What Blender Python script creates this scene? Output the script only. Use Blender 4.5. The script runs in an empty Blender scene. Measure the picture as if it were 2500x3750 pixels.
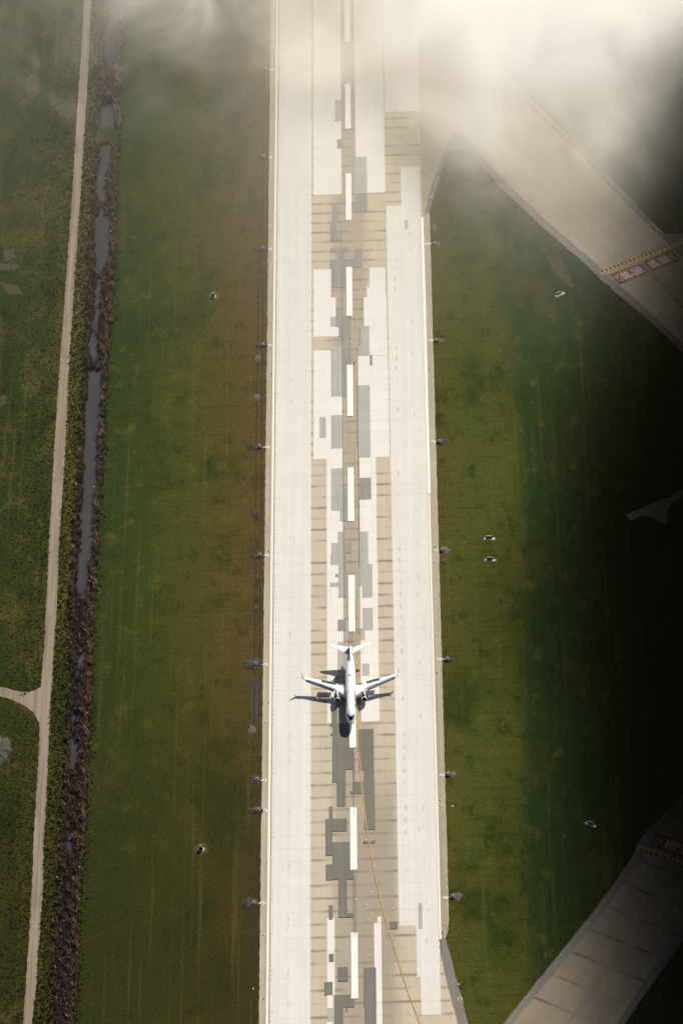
import bpy, bmesh, math, random
from mathutils import Vector, Matrix
R = math.radians
random.seed(7)
SC = bpy.context.scene
COL = SC.collection

# ---------------------------------------------------------------- camera
cam_d = bpy.data.cameras.new('camera')
cam = bpy.data.objects.new('camera', cam_d)
COL.objects.link(cam)
SC.camera = cam
cam.matrix_world = Matrix(((0.99921702, 0.03167725, 0.0237042, 39.697),
                           (-0.00371177, 0.67154318, -0.74095612, -1228.326),
                           (-0.03938985, 0.74028799, 0.67113496, 1226.219),
                           (0, 0, 0, 1)))
cam_d.sensor_fit = 'VERTICAL'
cam_d.sensor_height = 36.0
cam_d.lens = 36.0 * 17803.107 / 3750.0
cam_d.clip_start = 10.0
cam_d.clip_end = 20000.0

# ---------------------------------------------------------------- sky, sun, exposure
SUN_DIR = Vector((0.635, 1.28, 1.0)).normalized()       # towards the sun
elev = math.asin(SUN_DIR.z)
azim = math.atan2(SUN_DIR.x, SUN_DIR.y)                 # clockwise from +Y
world = bpy.data.worlds.new('World')
SC.world = world
world.use_nodes = True
wn = world.node_tree
sky = wn.nodes.new('ShaderNodeTexSky')
sky.sky_type = 'NISHITA'
sky.sun_disc = False
sky.sun_elevation = elev
sky.sun_rotation = azim
sky.air_density = 1.0
sky.dust_density = 1.5
bg = wn.nodes['Background']
wn.links.new(sky.outputs[0], bg.inputs['Color'])
bg.inputs['Strength'].default_value = 0.05
sun_d = bpy.data.lights.new('sun', 'SUN')
sun_d.energy = 5.0
sun_d.angle = R(0.53)
sun_d.color = (1.0, 0.93, 0.81)
sun = bpy.data.objects.new('sun', sun_d)
COL.objects.link(sun)
sun.location = SUN_DIR * 2500
sun.rotation_euler = (-SUN_DIR).to_track_quat('-Z', 'Y').to_euler()
SC.view_settings.view_transform = 'Standard'
SC.view_settings.look = 'None'
SC.view_settings.exposure = 0.48
SC.view_settings.gamma = 1.0
SC.cycles.max_bounces = 14
SC.cycles.volume_bounces = 12
SC.cycles.diffuse_bounces = 3
SC.cycles.volume_max_steps = 256
SC.cycles.use_adaptive_sampling = True

# ---------------------------------------------------------------- survey of the place (metres; x across the runway, y along it)
WHITE_PATCHES = [(-14.29,317.05,-2.81,466.02),(2.94,317.32,14.88,464.98),(15.4,370.64,29.62,464.19),(-14.22,251.96,-7.26,269.49),(-14.21,239.91,-5.42,251.91),(-14.21,228.06,-7.37,239.96),(-7.37,227.81,-4.21,233.91),(-14.18,155.8,-7.36,219.71),(-7.36,180.86,-2.96,191.92),(-9.37,161.77,-7.39,181.02),(-7.42,155.53,-2.96,161.61),(-9.17,91.77,-7.44,155.67),(-7.38,150.1,-2.88,155.52),(8.02,257.32,14.27,269.49),(6.9,251.3,14.34,257.34),(5.6,233.37,14.6,251.32),(7.6,215.6,14.68,233.3),(7.56,155.87,14.8,215.32),(3.13,197.99,7.62,215.63),(3.1,156.22,4.27,161.91),(3.31,144.16,9.55,155.92),(7.6,131.92,9.65,144.05),(3.24,114.05,9.51,132.02),(6.24,96.19,9.51,113.98),(-7.44,120.43,-4.2,126.27),(-7.46,114.44,-2.91,120.4),(-7.47,108.32,-5.02,114.49),(-7.87,91.68,-4.87,96.31),(-7.87,86.68,-4.88,96.16),(-7.79,78.4,-4.91,84.34),(-9.16,12.74,-7.84,106.73),(-7.81,66.56,-2.84,78.35),(-7.83,60.68,-5.17,66.61),(-7.84,54.73,-2.9,60.63),(-7.86,36.9,-5.33,54.79),(-7.9,19.3,-6.29,36.92),(7.64,77.87,9.7,96.15),(3.06,61.35,3.88,84.34),(3.95,72.34,9.65,77.95),(7.67,60.37,9.56,72.25),(4.65,55.27,9.64,60.44),(3.06,13.02,9.62,55.3),(-9.36,-117.98,-6.78,-82.4),(-9.39,-123.97,-7.41,-118.09),(-9.41,-138.8,-7.44,-130.06),(7.93,-85.35,9.27,-82.42),(6.73,-106.0,9.25,-85.33),(7.2,-139.43,9.22,-106.02)]
PALE_GREY_PATCHES = [(-5.35,365.2,-2.7,379.82),(3.04,317.21,7.47,341.06),(-7.36,233.94,-5.44,239.73),(-7.32,191.92,-2.88,221.7),(4.39,215.85,7.6,233.57),(3.39,215.96,4.37,227.74),(2.94,156.15,7.38,197.99),(-7.39,161.61,-2.91,180.86),(-11.82,167.99,-9.36,179.91),(-7.41,126.24,-2.93,150.1),(-4.2,120.32,-2.89,126.16),(3.1,91.17,6.22,114.13),(-5.02,108.21,-2.83,114.38),(-7.27,102.36,-2.86,108.26),(-7.75,96.26,-2.88,102.37),(-4.87,91.56,-2.9,96.2),(-4.84,78.44,-2.77,96.42),(-7.89,84.34,-4.9,86.68),(-5.33,36.78,-2.59,54.67),(3.18,84.26,7.57,96.15),(3.99,78.0,7.59,84.24),(3.25,96.18,6.21,106.12),(3.84,60.5,7.67,72.38),(3.12,55.42,4.65,60.58),(3.5,36.75,6.18,42.93),(22.45,293.11,23.68,298.9),(-8.97,-130.07,-7.19,-123.98),(22.18,-88.53,23.38,-76.77),(-2.69,390.08,2.85,419.64)]
GREY_PATCHES = [(-4.55,347.07,-1.98,353.29),(3.12,310.61,7.46,317.12),(1.23,305.17,7.53,310.66),(-6.49,299.23,-3.85,311.17),(-7.46,293.31,-4.66,299.28),(-7.42,287.49,-2.78,293.25),(-7.44,280.0,-0.03,282.73),(-4.49,275.4,-1.88,279.97),(2.3,275.04,5.08,281.9),(-7.45,269.87,5.04,275.29),(-6.7,257.66,-1.22,270.01),(-5.44,233.59,0.03,239.72),(-4.21,227.62,0.06,233.55),(-5.15,239.63,-3.62,245.62),(-2.94,208.29,-0.01,227.59),(-2.9,191.85,-1.17,210.65),(7.78,209.72,8.7,215.74),(2.53,162.12,2.96,198.11),(-2.86,120.25,-1.08,138.31),(3.6,132.07,7.55,144.19),(-2.83,108.38,-2.36,114.31),(-2.86,102.42,0.05,108.32),(-2.89,91.5,-1.96,102.46),(-2.83,78.37,-1.96,91.95),(-5.17,60.57,-2.87,66.35),(-2.87,60.51,-2.31,66.28),(-5.96,89.66,-4.93,91.18),(2.11,59.09,3.13,61.9),(3.64,221.83,4.4,232.82)]
DARK_PATCHES = [(-7.25,0.33,-1.11,12.48),(-7.27,-10.88,0.07,0.3),(-7.29,-17.07,-2.65,-10.82),(-5.74,-28.95,-2.69,-17.1),(-7.98,11.07,-7.23,12.63),(-7.99,6.68,-7.25,7.53),(2.08,-11.24,7.4,9.11),(3.88,-17.18,7.43,-11.28),(-0.16,-23.1,7.53,-17.09),(3.94,-40.81,7.57,-23.19),(-1.11,-22.99,0.02,-21.75),(-8.51,-35.01,-7.34,-28.93),(-9.8,-41.2,-2.31,-35.09),(-9.76,-52.83,-7.37,-41.1),(-7.34,-61.63,-1.17,-46.49),(-7.36,-64.45,0.01,-57.12),(-9.68,-64.59,-7.36,-57.06),(-5.27,-82.37,-2.38,-64.45),(-2.41,-82.48,0.03,-80.38),(-8.65,-83.25,-7.35,-76.5),(-8.69,-102.88,-7.07,-99.27),(-10.28,-118.07,-7.49,-112.17),(-5.67,-112.04,-2.3,-105.53),(-6.79,-123.78,-0.1,-118.16),(-6.82,-138.91,-3.91,-123.71),(3.15,-124.31,7.26,-106.09),(3.41,-139.32,7.16,-124.32),(12.21,-88.48,14.8,-85.1),(3.4,-47.43,7.49,-46.22),(-7.32,12.51,-5.57,19.27)]
DITCH = [(-127.5,-102.22,-95.19),(-105.1,-102.71,-94.57),(-82.5,-103.2,-94.97),(-65.2,-102.19,-95.18),(-41.7,-102.47,-94.53),(-17.8,-102.32,-94.73),(-9.1,-102.01,-94.82),(9.4,-102.05,-94.38),(34.4,-102.56,-94.8),(66.5,-102.88,-95.24),(82.2,-103.47,-94.87),(102.1,-103.76,-94.64),(122.3,-104.05,-94.85),(142.9,-103.42,-95.08),(163.8,-103.02,-94.46),(185.1,-103.08,-95.06),(211.8,-103.18,-94.89),(221.4,-103.9,-94.57),(228.0,-103.43,-94.96),(240.3,-103.55,-93.75),(255.3,-103.27,-93.74),(275.7,-103.82,-93.72),(291.1,-104.19,-94.2),(309.3,-103.18,-94.6),(333.2,-103.99,-94.67),(349.8,-103.7,-94.66),(370.2,-103.64,-94.02),(383.5,-103.32,-95.69),(388.5,-102.98,-95.18),(412.1,-104.01,-95.53),(433.5,-103.17,-95.66),(455.2,-102.31,-95.53)]
WATER = [(-127.6,-96.84,-96.76),(-45.8,-99.74,-99.65),(-44.7,-100.42,-98.5),(-42.3,-100.3,-98.37),(-40.5,-99.94,-99.85),(-39.3,-100.2,-98.48),(-37.5,-100.7,-98.55),(-35.7,-100.12,-100.03),(-6.5,-100.14,-100.05),(-4.7,-101.08,-99.12),(-1.7,-100.76,-98.79),(2.0,-100.68,-97.84),(7.6,-101.11,-98.48),(10.7,-100.78,-100.7),(18.2,-100.62,-100.4),(20.0,-101.13,-98.93),(22.5,-100.34,-100.12),(35.0,-98.59,-98.51),(37.6,-99.57,-97.35),(38.9,-98.73,-98.64),(46.5,-99.45,-99.36),(47.8,-99.95,-97.72),(51.6,-99.86,-97.85),(53.6,-99.26,-99.17),(82.5,-99.41,-99.32),(84.2,-100.14,-98.56),(88.8,-101.22,-97.91),(95.5,-101.69,-98.05),(102.1,-101.25,-98.05),(108.8,-100.9,-97.15),(129.2,-100.98,-97.53),(149.8,-101.35,-96.93),(170.9,-101.54,-96.71),(185.1,-101.9,-96.71),(199.5,-101.22,-96.39),(211.8,-101.42,-96.89),(214.1,-100.3,-100.2),(217.7,-99.41,-99.25),(219.1,-99.77,-98.5),(223.1,-101.66,-98.79),(230.5,-101.92,-99.04),(234.0,-101.56,-99.96),(236.4,-100.36,-98.76),(240.9,-101.48,-98.91),(245.4,-100.34,-98.9),(255.4,-100.36,-99.23),(258.9,-100.16,-99.83),(260.9,-100.71,-98.61),(266.0,-99.75,-98.45),(270.6,-99.74,-99.58),(272.1,-100.76,-98.81),(280.8,-100.73,-96.98),(288.5,-101.48,-95.92),(296.3,-102.07,-96.0),(308.8,-102.33,-96.3),(310.4,-100.24,-99.25),(315.7,-99.75,-99.59),(317.8,-99.99,-99.33),(323.6,-102.0,-98.03),(327.4,-102.19,-99.95),(331.6,-102.27,-98.61),(333.7,-102.16,-99.41),(337.7,-101.94,-98.54),(345.7,-101.31,-97.05),(356.7,-101.67,-97.64),(362.0,-102.1,-96.55),(381.0,-102.47,-96.63),(383.3,-99.5,-99.45),(388.5,-99.66,-99.61),(388.9,-101.72,-97.38),(391.8,-100.54,-97.47),(395.2,-99.11,-99.06),(411.2,-99.62,-99.1),(413.8,-101.81,-97.13),(433.5,-102.13,-96.96),(455.2,-101.53,-96.83),(456.9,-101.59,-96.78)]
DIRT_ROAD = [(-127.1,-112.14,-109.04),(-110.3,-111.85,-108.31),(-87.7,-111.8,-108.23),(-64.7,-111.75,-108.05),(-41.3,-112.13,-108.61),(-26.7,-112.2,-108.53),(-8.5,-112.15,-108.76),(9.9,-112.37,-108.86),(22.4,-112.9,-109.15),(38.1,-112.9,-108.9),(50.9,-112.77,-108.97),(59.9,-112.47,-108.98),(82.7,-112.83,-108.81),(116.1,-113.07,-109.4),(150.4,-113.26,-109.03),(185.7,-113.22,-109.21),(222.0,-112.99,-109.55),(325.5,-112.17,-108.83),(354.5,-112.25,-108.72),(389.1,-112.25,-108.58),(421.2,-111.93,-108.68),(455.8,-112.13,-109.0),(458.5,-112.17,-109.03)]
SIDE_ROAD = [(-113.07,36.95),(-113.59,35.71),(-114.95,34.38),(-116.7,33.82),(-118.92,33.86),(-122.05,34.5),(-125.21,35.91),(-127.92,36.79),(-130.61,37.41),(-130.37,32.53),(-127.68,31.91),(-124.99,31.16),(-122.71,29.8),(-119.97,27.79),(-117.45,25.79),(-115.13,23.18),(-113.92,20.63),(-112.83,17.77),(-111.82,17.73)]
GRAVEL_MOUND = [(-130.2,29.18),(-127.5,28.12),(-125.86,26.16),(-124.72,23.6),(-124.48,20.46),(-125.19,16.75),(-126.84,14.64),(-129.47,14.45)]
MUD = [[(-134.06,401.32),(-132.69,405.04),(-130.91,405.36),(-128.94,401.03),(-127.63,394.24),(-129.24,390.14),(-131.47,388.59),(-134.17,392.09)],[(-115.37,393.55),(-114.12,394.32),(-112.94,392.58),(-112.88,388.4),(-114.41,388.48)],[(-141.46,280.34),(-131.81,279.29),(-131.16,276.51),(-137.72,275.21),(-141.27,276.49)],[(-139.22,288.22),(-134.87,288.82),(-133.21,283.21),(-137.13,281.22)],[(-137.7,267.56),(-131.2,265.86),(-130.02,259.02),(-135.68,261.48)],[(-137.08,198.09),(-132.72,198.91),(-132.85,194.53),(-136.73,190.87)]]
RIGHT_SHOULDER_N = [(44.35,357.68),(41.14,349.42),(37.32,336.06),(33.84,319.69),(31.14,306.29),(30.73,302.39),(31.6,302.34),(32.9,306.2),(35.77,319.02),(38.14,332.29),(41.35,342.17),(46.36,343.63),(50.8,342.82),(51.19,344.53),(46.64,356.39)]
TAXI_N = [(28.48,373.52),(28.68,386.86),(29.89,466.57),(37.66,453.55),(51.79,423.33),(69.09,389.09),(87.68,354.14),(96.06,340.65),(105.87,321.51),(112.37,309.85),(119.54,295.46),(126.76,283.43),(137.8,264.21),(153.42,239.15),(149.57,179.37),(140.55,195.71),(129.51,214.45),(118.89,231.59),(109.39,246.75),(102.97,256.51),(93.28,271.98),(81.77,289.11),(70.16,307.87),(60.11,325.39),(51.66,341.62),(46.45,347.68),(42.96,351.35),(40.35,345.69),(36.36,332.38),(33.47,319.15),(31.13,305.73),(30.69,300.15),(27.89,300.3)]
TAXI_N_EDGE = [(45.23,357.05),(53.43,341.52),(60.51,327.37),(71.08,309.23),(82.69,290.45),(94.19,273.3),(103.72,257.83),(110.64,247.76),(119.81,232.87),(130.26,215.72),(141.32,197.22),(150.33,180.86),(150.07,176.8),(140.1,193.67),(128.42,212.94),(117.79,230.06),(108.25,244.4),(104.06,250.25),(102.51,253.84),(100.85,255.27),(97.63,260.31),(92.15,269.85),(80.49,287.24),(68.87,305.97),(58.81,323.19),(50.4,341.11),(42.95,350.77)]
TAXI_N_EDGE_R = [(34.89,453.71),(49.04,423.49),(66.42,390.73),(85.12,357.2),(96.12,342.09),(105.11,324.4),(111.92,311.56),(118.76,297.17),(125.12,285.45),(138.99,284.72),(156.21,282.43),(153.08,233.84),(137.61,260.96),(124.94,281.87),(117.72,293.88),(110.51,307.7),(103.33,319.95),(95.23,337.53),(85.82,351.92),(67.53,385.3),(50.2,418.22),(34.78,447.47)]
ISLAND_N = [(40.99,342.19),(46.36,343.63),(50.8,342.82)]
TAXI_S = [(138.73,11.14),(115.85,-30.99),(109.58,-39.67),(99.58,-57.16),(88.13,-76.37),(79.27,-91.32),(66.19,-111.5),(51.95,-133.41),(45.75,-146.37),(81.32,-147.74),(88.16,-134.82),(98.91,-115.58),(109.46,-97.59),(137.73,-51.41)]
TAXI_S_EDGE = [(137.18,11.21),(114.7,-29.66),(108.43,-38.35),(98.67,-50.83),(97.36,-56.02),(87.33,-74.28),(77.85,-89.64),(64.77,-109.85),(50.53,-132.19),(42.85,-146.26),(46.48,-146.4),(53.12,-133.46),(67.37,-111.54),(80.45,-91.78),(89.61,-76.84),(101.06,-57.64),(110.75,-40.57),(117.02,-31.9),(139.21,8.9)]
TAXI_S_EDGE_R = [(80.89,-147.72),(87.72,-134.81),(98.32,-115.55),(108.87,-97.57),(136.98,-51.38),(139.03,-54.61),(111.13,-99.67),(100.76,-116.84),(90.49,-134.91),(83.5,-147.82)]
SHOULDER_S = [(29.04,-90.31),(30.38,-90.37),(31.88,-97.51),(34.14,-110.62),(36.39,-122.6),(38.06,-132.87),(40.67,-146.17),(35.29,-145.97),(34.4,-132.73),(32.31,-120.47),(30.48,-108.48),(29.45,-100.43)]
APRON_S = [(28.42,-91.91),(29.46,-100.03),(30.78,-108.5),(32.6,-120.48),(34.7,-132.74),(37.71,-147.99),(26.81,-147.57)]
SERVICE_SLAB = [(102.65,118.85),(104.54,115.73),(106.37,116.73),(108.39,118.09),(111.63,117.7),(114.75,115.13),(117.08,113.09),(118.45,114.47),(117.9,119.34),(119.23,122.92),(124.71,128.27),(126.99,130.37),(127.16,133.3),(120.7,128.95),(113.62,124.89)]
LEAD_N = [(33.99,381.33),(32.75,376.18),(29.41,365.52),(25.51,354.05),(21.93,342.65),(17.78,328.0),(14.81,315.61),(12.44,303.13),(11.27,298.18),(8.92,284.98),(6.69,270.16),(4.93,256.34),(3.41,242.65),(2.21,224.87),(1.69,210.63),(1.97,211.28),(1.85,191.41),(1.82,166.99),(1.88,150.96),(1.97,131.06)]
LEAD_S = [(1.92,78.02),(1.77,53.68),(1.69,31.83),(1.68,13.93),(1.98,-0.92),(2.17,-2.05),(3.05,-18.79),(3.86,-29.84),(4.76,-40.77),(6.03,-52.97),(6.35,-55.53),(7.4,-62.91),(8.95,-72.91),(10.67,-83.48),(13.03,-94.63),(15.64,-106.95),(18.32,-118.83),(21.89,-132.24),(25.39,-146.3)]
TAXI_N_LINE = [(76.55,341.71),(84.89,326.63),(96.37,305.08),(104.43,289.3),(105.81,283.09),(108.93,278.52),(111.83,274.15),(113.88,270.71)]
TAXI_N_LINE2 = [(115.83,267.64),(117.15,265.13),(119.16,261.37),(122.18,255.84),(125.2,250.5),(127.97,244.86),(130.91,239.57),(134.51,232.91)]
TAXI_S_LINE = [(69.3,-139.82),(72.41,-131.83),(77.94,-122.63),(84.57,-110.84),(89.66,-102.72),(94.86,-93.26),(101.6,-82.46),(105.28,-76.05),(110.56,-67.03),(121.3,-48.08)]
HOLD_N = [(99.92,260.11),(133.81,278.91)]
HOLD_S = [(99.77,-52.09),(117.2,-61.92)]
SIGN_N1 = [(106.69,253.87),(118.58,260.81),(115.24,266.69),(102.91,260.3)]
SIGN_N1B = [(106.69,253.87),(109.74,255.55),(106.22,261.93),(102.91,260.3)]
SIGN_N2 = [(120.06,261.67),(131.66,268.04),(128.36,274.41),(116.74,268.12)]
SIGN_S = [(119.67,-53.75),(106.58,-46.73),(103.08,-52.51),(116.27,-59.68)]
RING_L = [(-31.52,-74.42),(-31.01,-29.87),(-31.28,-14.91),(-31.34,44.18),(-31.43,102.82),(-31.58,163.69),(-31.27,223.77),(-31.47,283.47),(-31.78,342.97),(-31.5,402.4)]
PIT_L = [(-34.75,-74.42),(-33.57,-29.76),(-34.1,-14.65),(-35.15,44.49),(-34.13,102.71),(-34.93,163.85),(-33.94,223.91),(-34.32,283.62),(-34.52,343.12),(-34.13,402.55)]
RING_R = [(31.45,-74.49),(31.53,-15.02),(31.49,44.15),(31.64,102.49),(31.58,163.77),(31.55,223.56),(31.19,283.38)]
PIT_R = [(34.34,-74.28),(33.9,-14.92),(34.77,43.78),(33.97,102.38),(34.24,163.48),(34.11,223.26),(34.37,283.21)]
EXTRA_SOIL = [(34.27,96.34),(-35.73,192.85),(-36.44,126.78),(-35.94,215.69),(-35.28,297.96),(34.44,293.4),(-35.7,250.66),(-35.67,216.26),(-35.17,74.62),(-35.83,10.59)]
SOIL_BED = [(-36.85,37.88),(-33.57,38.09),(-33.02,33.36),(-33.2,24.73),(-33.41,19.73),(-34.12,15.13),(-36.13,15.57),(-36.45,22.73),(-37.03,29.93)]
LIGHT_L = [(-34.46,-114.21),(-30.88,-89.17),(-30.86,14.78),(-31.05,59.57),(-31.04,119.36),(-30.94,149.19),(-31.05,193.85),(-31.04,238.68),(-31.19,298.46),(-31.17,328.07),(-31.01,372.61),(-31.31,417.23)]
LIGHT_R = [(35.29,-114.87),(30.74,-86.38),(34.86,-30.6),(30.75,-29.81),(30.91,12.79),(30.97,57.52),(31.01,96.64),(30.96,179.91),(31.12,295.35),(33.49,312.9),(33.49,312.99),(43.18,350.57)]
DRAIN_L = [(-30.87,-118.79),(-30.32,-55.22),(-30.33,24.32),(-30.77,104.85),(-30.55,206.49),(-30.69,307.84),(-30.67,408.93)]
DRAIN_R = [(35.48,-121.4),(30.39,-92.41),(30.51,-27.4),(30.6,37.06),(31.05,104.59),(30.66,206.19),(30.68,302.71),(36.09,331.77)]
INSET = [(0.02,374.68),(0.56,343.35),(0.46,358.49),(0.62,298.75),(0.66,283.82),(4.59,255.32),(0.7,239.2),(0.62,224.27),(6.69,269.98),(11.28,299.26),(8.64,284.82),(1.99,225.56),(1.38,165.56),(0.79,164.46),(0.9,127.36),(0.67,104.7),(1.27,72.96),(1.71,43.43),(1.58,-1.53),(3.26,-31.18),(4.62,-45.98),(7.14,-58.7),(0.65,-74.09),(4.25,-76.67),(5.26,-100.44),(11.32,-89.89),(8.68,-75.21),(6.56,-70.83),(4.91,-84.1),(13.5,-79.01),(17.76,-118.81)]
SIGNS = [(82.9,248.92),(51.4,107.88),(51.42,96.16),(82.83,-41.73)]
SIGN_DIR = [(4.21,2.473),(3.243,-0.151),(3.224,-0.268),(4.169,-2.293)]
INLETS = [(-53.66,254.84),(-53.16,-47.88)]
TRACK_L = [[(-35.17,420.62),(-34.34,275.88),(-34.14,170.59),(-33.59,50.31),(-33.7,-58.96),(-34.06,-131.63)],[(-35.67,309.27),(-35.87,232.8),(-36.0,155.61),(-35.5,50.39),(-35.44,-67.2),(-35.39,-131.58)]]
WHITE_RIGHT_LINE = (28.48,218.5,29.59,302.85)
RIGHT_LINES = [(28.75,264.64,29.86,302.85)]
LIGHT_STREAK = [(77.14,281.06),(80.37,274.02),(83.77,272.47),(85.54,264.2),(89.13,254.53),(87.36,253.27),(82.46,260.28),(79.7,269.95)]
DASH = [420,360,300,240,180,120,60,0,-60,-120]

# ---------------------------------------------------------------- helpers
def tag(o, label=None, cat=None, group=None, kind=None):
    if label: o['label'] = label
    if cat: o['category'] = cat
    if group: o['group'] = group
    if kind: o['kind'] = kind
    return o

def mesh(name, vs, fs, mat=None, parent=None, smooth=False, kind=None):
    me = bpy.data.meshes.new(name)
    me.from_pydata([tuple(v) for v in vs], [], [tuple(f) for f in fs])
    me.update()
    if smooth:
        me.polygons.foreach_set('use_smooth', [True] * len(me.polygons))
    o = bpy.data.objects.new(name, me)
    COL.objects.link(o)
    if mat: me.materials.append(mat)
    if parent: o.parent = parent
    if kind: o['kind'] = kind
    return o

def empty(name, loc=(0, 0, 0), rz=0.0):
    o = bpy.data.objects.new(name, None)
    COL.objects.link(o)
    o.empty_display_size = 0.5
    o.location = loc
    o.rotation_euler = (0, 0, rz)
    return o

def copy_tree(o, parent=None):
    c = o.copy()
    COL.objects.link(c)
    if parent: c.parent = parent
    for ch in o.children:
        copy_tree(ch, c)
    return c

class MB:
    """collects simple solids into one mesh"""
    def __init__(s): s.v = []; s.f = []
    def add(s, vs, fs):
        n = len(s.v); s.v += [tuple(v) for v in vs]; s.f += [tuple(i + n for i in f) for f in fs]; return s
    def box(s, c, d, rz=0.0, bev=0.0):
        x, y, z = d[0] / 2, d[1] / 2, d[2] / 2
        b = min(bev, x * .9, y * .9, z * .9)
        if b <= 0:
            P = [(-x, -y, -z), (x, -y, -z), (x, y, -z), (-x, y, -z), (-x, -y, z), (x, -y, z), (x, y, z), (-x, y, z)]
            Fs = [(3, 2, 1, 0), (4, 5, 6, 7), (0, 1, 5, 4), (1, 2, 6, 5), (2, 3, 7, 6), (3, 0, 4, 7)]
        else:
            P = []; Fs = []
            def ring(xx, yy, zz, bb):
                return [(-xx + bb, -yy, zz), (xx - bb, -yy, zz), (xx, -yy + bb, zz), (xx, yy - bb, zz), (xx - bb, yy, zz), (-xx + bb, yy, zz), (-xx, yy - bb, zz), (-xx, -yy + bb, zz)]
            for r in (ring(x - b, y - b, -z, b * .5), ring(x, y, -z + b, b), ring(x, y, z - b, b), ring(x - b, y - b, z, b * .5)): P += r
            for k in range(3):
                for i in range(8):
                    j = (i + 1) % 8; Fs.append((k * 8 + i, k * 8 + j, k * 8 + 8 + j, k * 8 + 8 + i))
            Fs += [tuple(range(7, -1, -1)), tuple(range(24, 32))]
        ca, sa = math.cos(rz), math.sin(rz)
        return s.add([(c[0] + px * ca - py * sa, c[1] + px * sa + py * ca, c[2] + pz) for px, py, pz in P], Fs)
    def lathe(s, c, prof, n=24, axis='z', cap0=True, cap1=True):
        """prof: (radius, height) list"""
        P = []; Fs = []
        for r, h in prof:
            for i in range(n):
                a = 2 * math.pi * i / n
                if axis == 'z': P.append((c[0] + r * math.cos(a), c[1] + r * math.sin(a), c[2] + h))
                else: P.append((c[0] + r * math.cos(a), c[1] + h, c[2] + r * math.sin(a)))
        for k in range(len(prof) - 1):
            for i in range(n):
                j = (i + 1) % n
                q = (k * n + i, k * n + j, k * n + n + j, k * n + n + i)
                Fs.append(q if axis == 'z' else q[::-1])
        if cap0: Fs.append(tuple(range(n - 1, -1, -1)) if axis == 'z' else tuple(range(n)))
        if cap1:
            m = (len(prof) - 1) * n
            Fs.append(tuple(range(m, m + n)) if axis == 'z' else tuple(range(m + n - 1, m - 1, -1)))
        return s.add(P, Fs)
    def build(s, name, mat, parent=None, smooth=False, kind=None):
        return mesh(name, s.v, s.f, mat, parent, smooth, kind)

def densify(pts, step, closed=True):
    out = []
    n = len(pts)
    for i in range(n if closed else n - 1):
        a = pts[i]; b = pts[(i + 1) % n]
        d = math.hypot(b[0] - a[0], b[1] - a[1]); k = max(1, int(d / step))
        for j in range(k):
            t = j / k; out.append((a[0] + (b[0] - a[0]) * t, a[1] + (b[1] - a[1]) * t))
    if not closed: out.append(tuple(pts[-1]))
    return out

def polygon(name, pts, z, mat, parent=None, kind=None, jit=0.0, step=1.2, h=0.0):
    """a flat sheet of any outline, its edge broken up by jit metres"""
    if jit > 0:
        pts = densify(pts, step)
        pts = [(x + random.uniform(-jit, jit), y + random.uniform(-jit, jit)) for x, y in pts]
    bm = bmesh.new()
    vs = [bm.verts.new((x, y, z)) for x, y in pts]
    es = [bm.edges.new((vs[i], vs[(i + 1) % len(vs)])) for i in range(len(vs))]
    bmesh.ops.triangle_fill(bm, use_beauty=True, use_dissolve=False, edges=es)
    bmesh.ops.recalc_face_normals(bm, faces=bm.faces)
    for f in bm.faces:
        if f.normal.z < 0: f.normal_flip()
    me = bpy.data.meshes.new(name); bm.to_mesh(me); bm.free()
    o = bpy.data.objects.new(name, me); COL.objects.link(o)
    me.materials.append(mat)
    if parent: o.parent = parent
    if kind: o['kind'] = kind
    return o

def ribbon(name, pts, w, z, mat, parent=None, kind=None, jit=0.0):
    L = []; Rr = []
    for i, p in enumerate(pts):
        a = pts[max(i - 1, 0)]; b = pts[min(i + 1, len(pts) - 1)]
        dx, dy = b[0] - a[0], b[1] - a[1]; d = math.hypot(dx, dy) or 1
        nx, ny = -dy / d * w / 2, dx / d * w / 2
        j1 = random.uniform(-jit, jit); j2 = random.uniform(-jit, jit)
        L.append((p[0] + nx * (1 + j1), p[1] + ny * (1 + j1), z)); Rr.append((p[0] - nx * (1 + j2), p[1] - ny * (1 + j2), z))
    n = len(pts)
    return mesh(name, L + Rr, [(i + 1, i, n + i, n + i + 1) for i in range(n - 1)], mat, parent, False, kind)

def smooth_path(pts, k=6):
    out = []
    n = len(pts)
    for i in range(n - 1):
        p0 = pts[max(i - 1, 0)]; p1 = pts[i]; p2 = pts[i + 1]; p3 = pts[min(i + 2, n - 1)]
        for j in range(k):
            t = j / k
            out.append(tuple(0.5 * (2 * b + (c - a) * t + (2 * a - 5 * b + 4 * c - d) * t * t + (-a + 3 * b - 3 * c + d) * t ** 3) for a, b, c, d in zip(p0, p1, p2, p3)))
    out.append(tuple(pts[-1]))
    return out

def lerp_table(tab, y):
    if y <= tab[0][0]: return tab[0][1:]
    for a, b in zip(tab, tab[1:]):
        if y <= b[0]:
            t = (y - a[0]) / max(b[0] - a[0], 1e-6)
            return tuple(p + (q - p) * t for p, q in zip(a[1:], b[1:]))
    return tab[-1][1:]

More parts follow.
